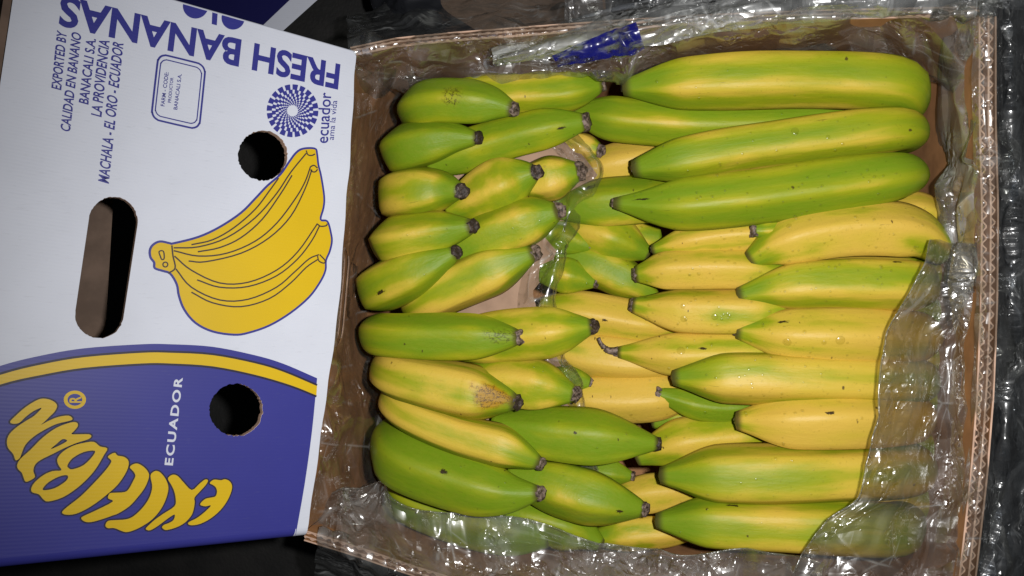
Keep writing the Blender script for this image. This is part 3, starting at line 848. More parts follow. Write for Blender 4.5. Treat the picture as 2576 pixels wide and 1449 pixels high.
def film(name, ctrl_px, mat, nu=10, nv=10, amp=0.003, crease=0.0016, freq=18, aniso=(1, 1), seed=3, edges=(), keep=None, facet=0.8, thick_edge=0.0009):
    ctrl = [[np.array(P(*c)) for c in row] for row in ctrl_px]
    g_ = grid_interp(ctrl, nu, nv)
    R_, C_ = g_.shape[:2]
    du = np.gradient(g_, axis=0); dv = np.gradient(g_, axis=1)
    n = np.cross(dv, du); ln = np.linalg.norm(n, axis=2, keepdims=True); n = n / np.maximum(ln, 1e-9)
    flip = np.sign(n[..., 2:3]); flip[flip == 0] = 1; n = n * flip
    su = np.cumsum(np.linalg.norm(du, axis=2), axis=0); sv = np.cumsum(np.linalg.norm(dv, axis=2), axis=1)
    su = np.repeat(su.mean(axis=1, keepdims=True), C_, 1); sv = np.repeat(sv.mean(axis=0, keepdims=True), R_, 0)
    a, b = su * freq * aniso[0], sv * freq * aniso[1]
    w1 = vnoise(a * 0.6, b * 0.6, seed)
    h = amp * vnoise(a * 0.8 + w1, b * 0.8 - w1, seed + 5)
    for q, (ca, cb) in enumerate(((0.9, 0.35), (-0.5, 1.0), (0.3, -0.8))):
        x_ = a * ca + b * cb; y_ = (b * ca - a * cb) * 0.22
        r_ = 1 - np.abs(vnoise(x_ + 1.3 * w1, y_ + 7.7 * q, seed + 11 + q)) * 3.0
        h += 0.45 * crease * np.clip(r_, 0, 1) ** 2.5
    h += 0.35 * crease * vnoise(a * 3.1, b * 3.1, seed + 40)
    wa, wb = a + 0.25 * vnoise(a * 1.5, b * 1.5, seed + 61), b + 0.25 * vnoise(a * 1.5 + 9, b * 1.5, seed + 62)
    h += facet * pyramids(wa * 1.1, wb * 0.8, seed + 70) / freq
    g2 = g_ + n * h[..., None]
    vs = g2.reshape(-1, 3)
    uvs = np.stack([su.ravel() + seed * 0.37, sv.ravel()], 1)
    fs = []
    for i in range(R_ - 1):
        for j in range(C_ - 1):
            a_ = i * C_ + j
            fs.append((a_, a_ + 1, a_ + C_ + 1, a_ + C_))
    o = mesh_obj(name, vs, fs, mat, liner, None, True, uvs)
    FILMS.append((o, g2))
    for e in edges:     # rolled edge of the film
        line = {'u0': g2[0], 'u1': g2[-1], 'v0': g2[:, 0], 'v1': g2[:, -1]}[e]
        tv, tf = [], []
        for i, p_ in enumerate(line):
            t_ = Vector(line[min(i + 1, len(line) - 1)] - line[max(i - 1, 0)]).normalized()
            a1 = t_.cross(Vector((0, 0, 1))).normalized(); a2 = t_.cross(a1)
            for k in range(5):
                an = 2 * math.pi * k / 5
                tv.append(Vector(p_) + thick_edge * (0.6 + 0.5 * random.random()) * (math.cos(an) * a1 + math.sin(an) * a2))
        for i in range(len(line) - 1):
            for k in range(5): tf.append((i * 5 + k, i * 5 + (k + 1) % 5, i * 5 + 5 + (k + 1) % 5, i * 5 + 5 + k))
        mesh_obj('rolled_edge', tv, tf, M['film'], o, None, True, [(v[0], v[1]) for v in tv])
    return o, g2

# right flap: over the bananas, up across the rim and down outside
_rr = [  # y, edge x, edge level
    (-60, 2372, -.07), (60, 2372, -.07), (180, 2366, -.07), (300, 2362, -.07), (420, 2362, -.065), (540, 2362, -.040), (610, 2338, -.012), (680, 2306, .002), (760, 2272, .004), (850, 2232, .004),
    (980, 2206, .006), (1090, 2190, .005), (1200, 2172, .004), (1262, 2150, .004), (1310, 2080, .002), (1390, 2022, .000), (1470, 1985, -.006), (1560, 1950, -.015)]
def rim_x(y): return float(np.interp(y, [p[1] for p in RIM['right']], [p[0] for p in RIM['right']]))
rows = []
for y, ex, ed in _rr:
    rx = rim_x(y)
    flat = ed > -.03
    wx = lambda d: 1560 + (rx - 1560) * 0.653 / (0.653 - d)
    bulge = 8 + 7 * math.sin(y * 0.045)
    inner = [(ex, y, ed), (ex + (rx - ex) * 0.35, y, -.010), (ex + (rx - ex) * 0.72, y, -.022)] if flat else \
        [(wx(-.078) - 5, y, -.078), (wx(-.055) - bulge - 6, y, -.055), (wx(-.028) - bulge * .8 - 4, y, -.028)]
    if 1180 < y < 1480:
        inner[1] = (inner[1][0] - 10, y, inner[1][2] + 0.016); inner[2] = (inner[2][0], y, inner[2][2] - 0.006)
    rows.append(inner + [(rx - 13, y, -.003),
                 (rx + 18, y, .004), (rx + 44, y, .001), (rx + 62, y, -.020), (rx + 100, y, -.050), (rx + 190, y, -.10), (rx + 300, y, -.15)])
def wall_row(y):
    rx = rim_x(y); wx = lambda d: 1560 + (rx - 1560) * 0.653 / (0.653 - d)
    return [(wx(-.078) - 5, y, -.078), (wx(-.055) - 12, y, -.055), (wx(-.028) - 10, y, -.028), (rx - 13, y, -.003)]
film('film_flap', [r[:4] for r in rows[:6]] + [wall_row(620), wall_row(720)], M['film_wall'], 9, 22, 0.0022, 0.0016, 20, (0.7, 1.2), 6)
film('film_flap', [r[:4] for r in rows[6:]], M['film_flap'], 9, 26, 0.0030, 0.0022, 20, (0.7, 1.2), 4, edges=('v0',))
film('film_flap', [r[3:] for r in rows], M['film'], 9, 14, 0.0012, 0.0014, 20, (0.7, 1.2), 5)
# loose film lying outside the right wall
rows = []
for y in range(-120, 1620, 120):
    rx = rim_x(y)
    rows.append([(rx + 50 + 8 * math.sin(y), y, -.030), (rx + 80, y, -.012 + .008 * math.sin(y * .013)), (rx + 110, y, -.030), (rx + 170, y, -.055), (rx + 260, y, -.085)])
film('film_skirt', rows, M['film_out'], 12, 12, 0.005, 0.0030, 22, (1, 1), 9, facet=0.9)

# top flap
def rim_y(x): return float(np.interp(x, [p[0] for p in RIM['top']], [p[1] for p in RIM['top']]))
low = [(880, 222), (960, 232), (1010, 214), (1120, 204), (1260, 200), (1400, 188), (1520, 192), (1580, 196), (1700, 156), (1850, 132), (2000, 128), (2150, 132), (2300, 172), (2400, 220), (2500, 250)]
rows = []
for x, y in low:
    ry = rim_y(x)
    rows.append([(x, y + 14, -.068), (x, y - 4, -.045 if not 1180 < x < 1530 else -.020), (x, (y * 0.5 + ry * 0.5) + 2, -.020), (x, ry + 6, -.001), (x, ry - 8, .005), (x, ry - 24, .000), (x, ry - 34, -.02), (x - 4, ry - 60, -.06), (x - 8, ry - 110, -.13)])
topfilm, topg = film('film_flap', rows, M['film'], 12, 12, 0.0022, 0.0022, 22, (1, 0.8), 21)
# thick fold of film running along the top rim
rows = []
for x, y, hw in [(1240, 150, 14), (1330, 128, 26), (1450, 104, 34), (1600, 76, 40), (1780, 42, 46), (1960, 16, 48), (2150, 0, 46), (2320, -8, 40), (2450, -10, 34), (2600, -20, 30)]:
    rows.append([(x, y + hw, .000), (x, y + hw * .5, .008), (x, y, .012), (x, y - hw * .5, .008), (x, y - hw, -.002), (x, y - hw * 1.6, -.03)])
fold, foldg = film('film_flap', rows, M['film_roll'], 16, 12, 0.003, 0.0020, 24, (0.5, 1.6), 33)
# loose film behind the top wall, right half
rows = []
for x in range(1420, 2760, 120):
    rows.append([(x, rim_y(min(x, 2462)) - 26, -.02), (x, 6 - 20, -.012), (x, -60, -.03), (x, -150, -.07)])
film('film_skirt', rows, M['film_out'], 10, 14, 0.005, 0.0030, 22, (1, 1), 41, facet=0.9)

# bottom flap
low = [(800, 1262, -.060), (900, 1225, -.060), (958, 1210, -.052), (1005, 1262, -.030), (1060, 1284, -.026), (1180, 1294, -.026), (1304, 1302, -.028), (1400, 1330, -.034), (1514, 1368, -.040), (1632, 1374, -.036), (1720, 1398, -.02), (1880, 1380, -.012), (2000, 1398, -.012), (2080, 1420, -.016)]
def rim_yb(x): return float(np.interp(x, [p[0] for p in RIM['bottom']], [p[1] for p in RIM['bottom']]))
rows = []
for x, y, d in low:
    ry = rim_yb(x)
    rows.append([(x, y, d), (x, y * .6 + ry * .4, d * .75), (x, y * .25 + ry * .75, d * .4), (x, ry - 4, -.002), (x, ry + 14, .004), (x, ry + 30, .001), (x - 4, ry + 44, -.02), (x - 6, ry + 76, -.06), (x - 10, ry + 130, -.13)])
film('film_flap', rows, M['film_low'], 12, 10, 0.0030, 0.0022, 22, (1, 0.9), 52, edges=('v0',))

# film on the left wall
rows = []
for y, x0, x1 in [(150, 884, 985), (230, 876, 980), (330, 868, 960), (430, 858, 948), (520, 850, 930), (620, 840, 915), (720, 832, 898), (820, 822, 896), (920, 812, 920), (1020, 804, 945), (1120, 795, 940), (1220, 786, 960), (1320, 775, 1000)]:
    rows.append([(x0 + 2, y, -.002), (x0 + (x1 - x0) * .33, y, -.022), (x0 + (x1 - x0) * .66, y, -.040), (x1, y, -.064), (x1 + 30, y, -.085)])
film('film_flap', rows, M['film_thin'], 12, 12, 0.0020, 0.0022, 22, (0.8, 1.4), 61)

# film over the brown paper, its free edge standing up in the middle of the box
fe = [(1446, 340), (1492, 384), (1516, 438), (1456, 516), (1432, 590), (1418, 660), (1398, 735), (1402, 800), (1416, 850), (1420, 905), (1442, 942), (1470, 1010), (1480, 1100), (1480, 1175), (1490, 1230)]
rows = []
for x, y in fe:
    rows.append([(x - 92, y, -.068), (x - 70, y, -.0655), (x - 45, y, -.062), (x - 20, y, -.056), (x, y, -.060), (x - 2, y + 4, -.072)])
film('film_flap', rows, M['film_thin'], 10, 12, 0.0016, 0.0016, 26, (1, 1), 77, edges=())

# blue print on the film at the top rim
def inside(poly, x, y):
    c = False; j = len(poly) - 1
    for i in range(len(poly)):
        if (poly[i][1] > y) != (poly[j][1] > y) and x < (poly[j][0] - poly[i][0]) * (y - poly[i][1]) / (poly[j][1] - poly[i][1]) + poly[i][0]: c = not c
        j = i
    return c
def print_on(grid, polys, up):
    vs, fs, uvs = [], [], []
    for i in range(grid.shape[0] - 1):
        for j in range(grid.shape[1] - 1):
            q = [grid[i, j], grid[i, j + 1], grid[i + 1, j + 1], grid[i + 1, j]]
            c = sum(q) / 4; x, y = to_px(c)
            if any(inside(p_, x, y) for p_ in polys):
                n = len(vs); vs += [Vector(v) + up for v in q]; fs.append((n, n + 1, n + 2, n + 3)); uvs += [(v[0], v[1]) for v in q]
    return vs, fs, uvs
lab_rows = []
for k in range(7):
    f = k / 6
    x0, y0 = 1388 + (1600 - 1388) * f, 138 + (56 - 138) * f
    x1, y1 = 1404 + (1622 - 1404) * f, 170 + (122 - 170) * f
    z0 = .0135
    lab_rows.append([(x0, y0, .016), (x0 * .67 + x1 * .33, y0 * .67 + y1 * .33, .0165), (x0 * .33 + x1 * .67, y0 * .33 + y1 * .67, .013), (x1, y1, .008)])
lo, _ = film('printed_label', lab_rows, M['printfilm'], 8, 8, 0.0016, 0.0012, 40, (1, 1), 83)
lo['label'] = 'strip of blue print on the clear film at the top rim'

# ------------------------------------------------------------------ water drops
bv, bf = [], []
for o in BANANAS:
    n = len(bv); l = o.location
    bv += [v.co + l for v in o.data.vertices]
    bf += [tuple(i + n for i in p_.vertices) for p_ in o.data.polygons]
tree = BVHTree.FromPolygons(bv, bf)
OWNER = [(o, p_) for o in BANANAS for p_ in o.data.polygons]
def set_mark(kind, px, py, r):
    hit, nrm, fi, _ = tree.ray_cast(CAM, ray(px, py).normalized())
    if hit is None: return
    o, p_ = OWNER[fi]
    uvl = o.data.uv_layers[0].data
    us = [uvl[i].uv for i in p_.loop_indices]
    o[kind + '_u'] = float(sum(q[0] for q in us) / len(us)); o[kind + '_v'] = float(sum(q[1] for q in us) / len(us)); o[kind + '_r'] = float(r)
for x, y, r in [(1135, 245, .065), (1268, 845, .09), (1240, 1000, .105)]: set_mark('scar', x, y, r)
for x, y, r in [(2090, 1042, .015), (1965, 806, .018), (1768, 873, .019), (2262, 662, .016), (1410, 320, .022), (1112, 1188, .020), (960, 735, .016),
                (1625, 500, .018), (1850, 1275, .016), (1520, 800, .020), (1450, 1090, .012), (1560, 1285, .022)]: set_mark('mark', x, y, r * random.uniform(0.8, 1.2))

def drop_at(mb, px, py, rpx, tr=tree, flat=0.45):
    d = ray(px, py).normalized()
    hit, nrm, _, _ = tr.ray_cast(CAM, d)
    if hit is None: return
    if nrm.dot(d) > 0: nrm = -nrm
    r0 = rpx * depth(hit) / FPX
    a1 = nrm.orthogonal().normalized(); a2 = nrm.cross(a1)
    vs, fs = [hit + nrm * r0 * flat], []
    K = 12
    rings = (0.35, 0.68, 0.9, 1.0)
    for q in rings:
        for k in range(K):
            a = 2 * math.pi * k / K
            vs.append(hit + r0 * q * (math.cos(a) * a1 + math.sin(a) * a2) + nrm * (r0 * flat * math.sqrt(max(0, 1 - q * q)) - 0.0001 * (q > .95)))
    fs += [(0, 1 + k, 1 + (k + 1) % K) for k in range(K)]
    for i in range(len(rings) - 1):
        for k in range(K):
            a = 1 + i * K
            fs.append((a + k, a + K + k, a + K + (k + 1) % K, a + (k + 1) % K))
    mb.add(vs, fs)
mbw = MB()
for x, y, r in [(1720, 802, 12), (1718, 770, 9), (1798, 797, 12), (1835, 795, 7), (1713, 882, 15), (1980, 861, 15), (2114, 856, 16), (2024, 834, 7), (2073, 862, 9), (2000, 330, 14), (2083, 345, 8), (2120, 362, 6), (1985, 568, 10), (2000, 545, 7), (1960, 690, 5), (1735, 692, 6), (1742, 676, 5), (1830, 790, 6), (1477, 715, 6), (2002, 547, 8), (1370, 418, 5), (1500, 713, 5)]:
    drop_at(mbw, x, y, r * 0.75, flat=0.26)
for i in range(420):
    x = random.uniform(1560, 2360); y = random.gauss(700, 260)
    if 140 < y < 1390: drop_at(mbw, x, y, random.choice([2.2, 2.8, 3.2, 3.8, 4.6]), flat=0.26)
for i in range(40):
    drop_at(mbw, random.uniform(930, 1560), random.uniform(230, 1300), random.choice([2.2, 2.8, 3.4]), flat=0.26)
wd = mbw.build('water_drops', M['water'], None, P(1900, 750, -0.03), True)
tag(wd, 'tiny water drops scattered over the bananas', kind='stuff')

# ------------------------------------------------------------------ the printed lid
_q = {'tl': (-0.326, 0.220, 0.527), 'tr': (-0.131, 0.199, 0.670), 'br': (-0.163, -0.197, 0.628), 'bl': (-0.357, -0.176, 0.486)}
_w = {k: CAM + ROT @ Vector((x, y, -z)) for k, (x, y, z) in _q.items()}
LO_ = _w['tr']
ev = (_w['br'] - _w['tr']).normalized()
nn = (_w['tl'] - _w['tr']).cross(ev).normalized()
if nn.z < 0: nn.negate()
eu = ev.cross(nn).normalized()
if eu.dot(_w['tl'] - _w['tr']) < 0: eu.negate()       # eu: from the open edge to the far edge; ev: down the photograph
def L2(px, py):
    r = ray(px, py); k = (LO_ - CAM).dot(nn) / r.dot(nn)
    q = CAM + r * k - LO_
    return (q.dot(eu), q.dot(ev))
def L3(u, v, n=0.0): return LO_ + eu * u + ev * v + nn * n

lid = empty('box_lid', P(300, 700, -0.2))
tag(lid, 'white printed cardboard box end with blue and yellow artwork beside the bananas', 'box')

FR = 0.007; FT = 0.0016                                   # radius of the rounded folds
c_tl, c_tr, c_br, c_bl = (L2(*p_) for p_ in [(49, -113), (896, 128), (770, 1353), (-186, 1452)])
right_edge = [L2(*p_) for p_ in [(896, 128), (892, 190), (886, 300), (879, 420), (870, 516), (862, 640), (853, 760), (838, 880), (823, 982), (808, 1090), (790, 1220), (771, 1350)]]
right_edge = [(u + 0.0004 * math.sin(i * 5.1), v) for i, (u, v) in enumerate(catmull(right_edge, 4))]
def shift(a, b, k):
    return (a[0], a[1] + k)
top_r, bot_r = right_edge[0], right_edge[-1]
flat_outer = [(p_[0], p_[1]) for p_ in right_edge]
flat_outer[0] = (top_r[0], top_r[1] + FT); flat_outer[-1] = (bot_r[0], bot_r[1] - FR)
flat_outer = [p_ for i, p_ in enumerate(flat_outer) if i in (0, len(flat_outer) - 1) or flat_outer[0][1] < p_[1] < flat_outer[-1][1]]
outer = flat_outer + [(c_bl[0], c_bl[1] - FR), (c_tl[0], c_tl[1] + FT)]
def circle_px(cx, cy, rx, ry=None, n=90, rough=0.0):
    ry = ry or rx
    return [L2(cx + (rx + random.uniform(-rough, rough)) * math.cos(2 * math.pi * k / n), cy + (ry + random.uniform(-rough, rough)) * math.sin(2 * math.pi * k / n)) for k in range(n)]
def capsule_px(a, b, r, n=16, rough=0.0):
    ang = math.atan2(b[1] - a[1], b[0] - a[0])
    out = [(b[0] + (r + random.uniform(-rough, rough)) * math.cos(ang + t), b[1] + (r + random.uniform(-rough, rough)) * math.sin(ang + t)) for t in np.linspace(-math.pi / 2, math.pi / 2, n)]
    out += [(a[0] + (r + random.uniform(-rough, rough)) * math.cos(ang + t), a[1] + (r + random.uniform(-rough, rough)) * math.sin(ang + t)) for t in np.linspace(math.pi / 2, 3 * math.pi / 2, n)]
    return [L2(*p_) for p_ in out]
hole1 = circle_px(661, 391, 62, 63, rough=1.6)
hole2 = circle_px(594, 1031, 67, 66, rough=1.6)
hslot = capsule_px((285, 556), (250, 790), 61, n=40, rough=1.2)
BT = 0.006
mb = MB(); fill([outer, hole1, hole2, hslot], lambda u, v: L3(u, v, 0), mb)
end = mb.build('end_panel', M['white'], lid)
mb = MB()
plate([outer, hole1, hole2, hslot], lambda u, v, n: L3(u, v, n - 0.0006), BT - 0.0006, mb)
mb.build('board_core', M['edge'], end)
# rounded folds and the side boards below them
def fold_strip(a, b, sgn, split, m0, m1, name, FR):
    vs, fs, fm = [], [], []
    nl, na = 24, 8
    for i in range(nl + 1):
        f = i / nl
        u, v = a[0] + (b[0] - a[0]) * f, a[1] + (b[1] - a[1]) * f
        for k in range(na + 1):
            t = math.pi / 2 * k / na
            vs.append(L3(u, v + sgn * FR * math.sin(t), -FR + FR * math.cos(t)))
        vs.append(L3(u, v + sgn * FR, -0.235))
    w_ = na + 2
    for i in range(nl):
        for k in range(na + 1):
            q = i * w_ + k
            fs.append((q, q + 1, q + w_ + 1, q + w_)); fm.append(0 if i / nl < split else 1)
    mesh_obj(name, vs, fs, None, lid, None, True, [((p_ - LO_).dot(eu), (p_ - LO_).dot(ev)) for p_ in vs], [m0, m1], fm)
strip_w = L2(742, 1357)[0]
fold_strip(outer[len(flat_outer) - 1], outer[len(flat_outer)], 1, (strip_w - bot_r[0]) / (c_bl[0] - bot_r[0]), M['white'], M['blue'], 'side_panel', FR)
fold_strip(outer[0], outer[-1], -1, 2, M['white'], M['white'], 'side_panel', FT)
mb = MB()
mb.box8([L3(c_tl[0], c_tl[1], -BT), L3(c_bl[0], c_bl[1], -BT), L3(c_bl[0] + .005, c_bl[1], -BT), L3(c_tl[0] + .005, c_tl[1], -BT)], nn * -0.23)
mb.build('top_panel', M['inner'], lid)
mb = MB()
_f = [L2(*p_) for p_ in [(-120, 380), (400, 420), (370, 960), (-200, 990)]]
mb.box8([L3(u, v, -0.172) for u, v in _f], nn * -0.004)
mb.build('inner_flap', M['inner'], lid)

# --- flat print on the end panel
def blob(loops_px, mat, level, name, smooth=3, parent=end, closed_holes=True):
    mb = MB()
    loops = []
    for l in loops_px:
        l = [L2(*p_) for p_ in l]
        loops.append([tuple(p_) for p_ in catmull(l, smooth, True)] if smooth > 1 else l)
    fill(loops, lambda u, v: L3(u, v, level), mb)
    return mb
def stroke(mb, pts_px, w_px, level, closed=False, n=4):
    pts = [np.array(L2(*p_)) for p_ in pts_px]
    pts = catmull(pts, n, closed) if n > 1 else pts
    if closed: pts = pts + [pts[0]]
    k = w_px * 0.6 / FPX / 2
    m = len(pts); a, b = [], []
    for i in range(m):
        if closed: t = pts[(i + 1) % (m - 1)] - pts[(i - 1) % (m - 1)]
        else: t = pts[min(i + 1, m - 1)] - pts[max(i - 1, 0)]
        t = t / max(1e-9, np.linalg.norm(t)); nrm = np.array((-t[1], t[0]))
        a.append(pts[i] + nrm * k); b.append(pts[i] - nrm * k)
    vs = [L3(p_[0], p_[1], level) for p_ in a] + [L3(p_[0], p_[1], level) for p_ in b]
    mb.add(vs, [(i, i + 1, m + i + 1, m + i) for i in range(m - 1)], [tuple(p_) for p_ in a + b])

def z1(*pts): return [(.35636 * x, .35636 * y) for x, y in pts]
def z2(*pts): return [(.35636 * x, 466.05 + .35636 * y) for x, y in pts]
def z3(*pts): return [(.35636 * x, 932.8 + .35636 * y) for x, y in pts]
def zA(*pts): return [(.2534 * x, 974.5 + .2534 * y) for x, y in pts]
def zB(*pts): return [(282.5 + .15592 * x, 1129.8 + .15592 * y) for x, y in pts]
E1, E2, E3, E4 = 0.00025, 0.00045, 0.00065, 0.00085

# blue field with its yellow band
arc = catmull(z2((-700, 1560), (-400, 1420), (0, 1275), (300, 1200), (600, 1150), (1000, 1122), (1200, 1122), (1500, 1140), (1800, 1200), (2000, 1260), (2238, 1362)), 5)
rb = catmull(z3((2232, 120), (2200, 440), (2150, 800), (2085, 1170)), 3)
mb = MB()
field = [L2(*p_) for p_ in arc] + [L2(*p_) for p_ in rb]
_b0, _b1 = outer[len(flat_outer) - 1], outer[len(flat_outer)]
_bu = _b0[0] + (strip_w - bot_r[0])
field.append((_bu, _b0[1] + (_b1[1] - _b0[1]) * (_bu - _b0[0]) / (_b1[0] - _b0[0])))
field.append((c_bl[0], c_bl[1] - FR))
vleft = L2(*arc[0])
field = [(min(u, c_bl[0] - 0.0005), min(v, c_bl[1])) for u, v in field]
fill([field, hole2], lambda u, v: L3(u, v, E1), mb)
mb.build('printed_field', M['blue'], end)
up_ = z2((-700, 1610), (-400, 1475), (0, 1330), (300, 1255), (600, 1205), (1000, 1175), (1200, 1175), (1500, 1192), (1800, 1250), (2000, 1310), (2237, 1410))
dn_ = z2((-700, 1720), (-400, 1570), (0, 1415), (300, 1345), (600, 1295), (1000, 1265), (1200, 1265), (1500, 1285), (1800, 1345), (2050, 1418), (2232, 1490))
mb = MB()
band = [L2(*p_) for p_ in catmull(up_, 5)] + [L2(*p_) for p_ in catmull(dn_, 5)][::-1]
band = [(min(u, c_bl[0] - 0.0006), v) for u, v in band]
fill([band], lambda u, v: L3(u, v, E2), mb)
mb.build('printed_band', M['yellow'], end)
mb = MB(); stroke(mb, up_, 5, E3); stroke(mb, dn_, 5, E3)
mb.build('printed_line', M['shadowline'], end)

# banana picture
pic = z2((1080, 420), (1130, 397), (1200, 410), (1225, 410), (1400, 365), (1550, 295), (1700, 195), (1800, 95), (1885, 5), (1978, -76), (2040, -165), (2090, -230), (2140, -258), (2222, -258), (2237, -220), (2246, -145),
         (2266, -60), (2287, 80), (2282, 160), (2262, 242), (2310, 256), (2335, 340), (2341, 400), (2325, 470), (2300, 530), (2296, 600), (2260, 680), (2180, 790), (2050, 900), (1900, 990), (1750, 1042), (1650, 1055),
         (1500, 1032), (1380, 972), (1300, 878), (1262, 780), (1247, 700), (1202, 625), (1150, 605), (1092, 585), (1087, 545), (1062, 510), (1057, 460))
mb = blob([pic], None, E1, '')
mb.build('printed_bananas', M['yellow'], end)
mb = MB(); stroke(mb, pic, 5.5, E2, True)
mb.build('printed_line', M['blue'], end)
mb = MB()
for l in [z2((1225, 442), (1400, 435), (1600, 370), (1800, 230), (1950, 60), (2050, -90), (2160, -225)),
          z2((1350, 420), (1500, 385), (1650, 300), (1800, 170), (1900, 40), (1965, -50)),
          z2((1225, 462), (1400, 500), (1600, 480), (1800, 395), (1950, 270), (2080, 100), (2150, -20), (2190, -130)),
          z2((1395, 470), (1550, 440), (1700, 370), (1850, 240), (1980, 60), (2060, -70)),
          z2((1330, 535), (1450, 540), (1700, 480), (1900, 370), (2050, 220), (2150, 30), (2200, -110)),
          z2((1230, 500), (1350, 600), (1550, 690), (1750, 685), (1950, 600), (2100, 470), (2240, 270)),
          z2((1390, 668), (1550, 720), (1750, 715), (1950, 640), (2100, 520), (2200, 390), (2255, 285)),
          z2((1240, 590), (1350, 720), (1550, 810), (1750, 805), (1950, 720), (2080, 610), (2180, 520), (2250, 490)),
          z2((1350, 755), (1500, 830), (1700, 857), (1900, 800), (2050, 690), (2160, 580), (2240, 525)),
          z2((1212, 425), (1220, 500), (1235, 585), (1185, 622)),
          z2((2160, -245), (2172, -215), (2200, -210), (2222, -220)), z2((2190, -130), (2215, -140), (2240, -120)),
          z2((2190, -110), (2205, -95), (2225, -95), (2240, -112)),
          z2((2240, 275), (2262, 290), (2300, 286), (2308, 272)), z2((2240, 500), (2250, 535), (2285, 550), (2292, 530), (2255, 490))]:
    stroke(mb, l, 3.6, E2 + .0001)
stroke(mb, z2((1122, 468), (1152, 466), (1158, 515), (1142, 525), (1130, 500)), 3.2, E2 + .0001, True, 3)
stroke(mb, [(0.35636 * (1166 + 17 * math.cos(a)), 466.05 + .35636 * (560 + 17 * math.sin(a))) for a in np.linspace(0, 2 * math.pi, 14)[:-1]], 3.2, E2 + .0001, True, 2)
mb.build('printed_line', M['line'], end)

# word in curved letters
LET = [
    [zA((100, 340), (150, 285), (260, 190), (385, 118), (470, 115), (540, 145), (565, 185), (540, 240), (490, 290), (440, 340), (407, 370), (480, 332), (580, 292), (680, 280), (718, 310), (690, 330), (560, 362), (440, 420), (330, 490), (250, 570), (215, 650), (195, 700), (155, 722), (130, 660), (80, 600), (68, 530), (95, 460), (170, 390), (260, 330), (340, 280), (413, 202), (330, 235), (250, 295), (190, 350), (130, 360))],
    [zA((170, 770), (200, 710), (300, 620), (420, 500), (560, 400), (700, 348), (762, 350), (770, 385), (735, 430), (708, 463), (780, 465), (880, 465), (905, 485), (870, 515), (760, 550), (640, 600), (520, 660), (400, 720), (345, 770), (330, 830), (346, 885), (310, 915), (255, 935), (232, 890), (215, 845), (180, 810)),
     zA((502, 612), (560, 560), (620, 512), (666, 528), (600, 570))],
    [zA((310, 1000), (345, 940), (430, 870), (520, 830), (608, 822), (580, 770), (568, 710), (620, 640), (720, 580), (830, 550), (930, 540), (990, 585), (1063, 605), (1030, 670), (960, 790), (880, 890), (760, 1000), (620, 1090), (480, 1130), (430, 1110), (385, 1060), (320, 1040)),
     zA((668, 770), (720, 700), (830, 640), (938, 627), (920, 680), (830, 770), (720, 812), (680, 800)),
     zA((425, 1000), (480, 940), (580, 885), (658, 869), (675, 895), (640, 940), (540, 1000), (440, 1020))],
    [zA((1070, 685), (1135, 648), (1165, 676), (1232, 690), (1275, 736), (1256, 828), (1170, 960), (1050, 1070), (900, 1180), (760, 1250), (660, 1262), (615, 1240), (660, 1190), (800, 1080), (930, 950), (1040, 830), (1098, 750), (1100, 720))],
    [zB((280, 290), (340, 240), (420, 235), (520, 300), (580, 380), (585, 460), (520, 620), (400, 780), (270, 920), (100, 1030), (0, 1068)) + zA((1000, 1310), (900, 1335), (840, 1330), (805, 1300), (830, 1275), (950, 1220), (1118, 1132), (1072, 1100), (1085, 1052), (1130, 1045)) + zB((200, 690), (270, 630), (330, 520), (370, 430), (340, 360))],
    [zB((615, 420), (640, 380), (700, 350), (770, 375), (850, 470), (895, 580), (895, 680), (850, 830), (770, 980), (640, 1130), (480, 1240), (330, 1310), (220, 1335), (130, 1310), (60, 1280), (0, 1268)) + zA((1070, 1395), (1045, 1370), (1070, 1325), (1150, 1316)) + zB((220, 1130), (340, 1080), (480, 950), (580, 810), (630, 680), (640, 580), (620, 480))],
    [zB((895, 480), (930, 430), (990, 410), (1060, 440), (1150, 540), (1278, 658), (1400, 560), (1490, 490), (1540, 505), (1500, 580), (1400, 690), (1322, 780), (1325, 850), (1310, 960), (1270, 1070), (1170, 1180), (1050, 1250), (930, 1290), (850, 1300), (800, 1260), (830, 1220), (910, 1190), (985, 1140), (1003, 1052), (900, 1110), (740, 1230), (610, 1305), (540, 1290), (560, 1250), (680, 1140), (820, 1040), (1000, 920), (1020, 800), (990, 660), (940, 560))],
    [zB((1570, 550), (1600, 510), (1650, 490), (1750, 500), (1810, 485), (1880, 510), (1925, 580), (1915, 680), (1850, 830), (1740, 980), (1590, 1110), (1420, 1200), (1280, 1225), (1220, 1205), (1240, 1170), (1360, 1110), (1490, 1010), (1588, 907), (1500, 920), (1420, 900), (1430, 860), (1500, 800), (1590, 780), (1660, 760), (1685, 690), (1670, 620), (1620, 575))],
]
for lp in LET:
    ol = MB()
    for l in lp: stroke(ol, l, 7.0, E2, True, 3)
    mb = blob(lp, None, E3, '')
    lt = mb.build('printed_letter', M['yellow'], end)
    ol.build('letter_outline', M['shadowline'], lt)
def ellipse(cx, cy, rx, ry, n=32): return [(cx + rx * math.cos(2 * math.pi * k / n), cy + ry * math.sin(2 * math.pi * k / n)) for k in range(n)]
mb = blob([ellipse(188, 1005.4, 28, 23), ellipse(188, 1005.4, 18.5, 15)], None, E3, '', 1)
mb.build('printed_ring', M['yellow'], end)

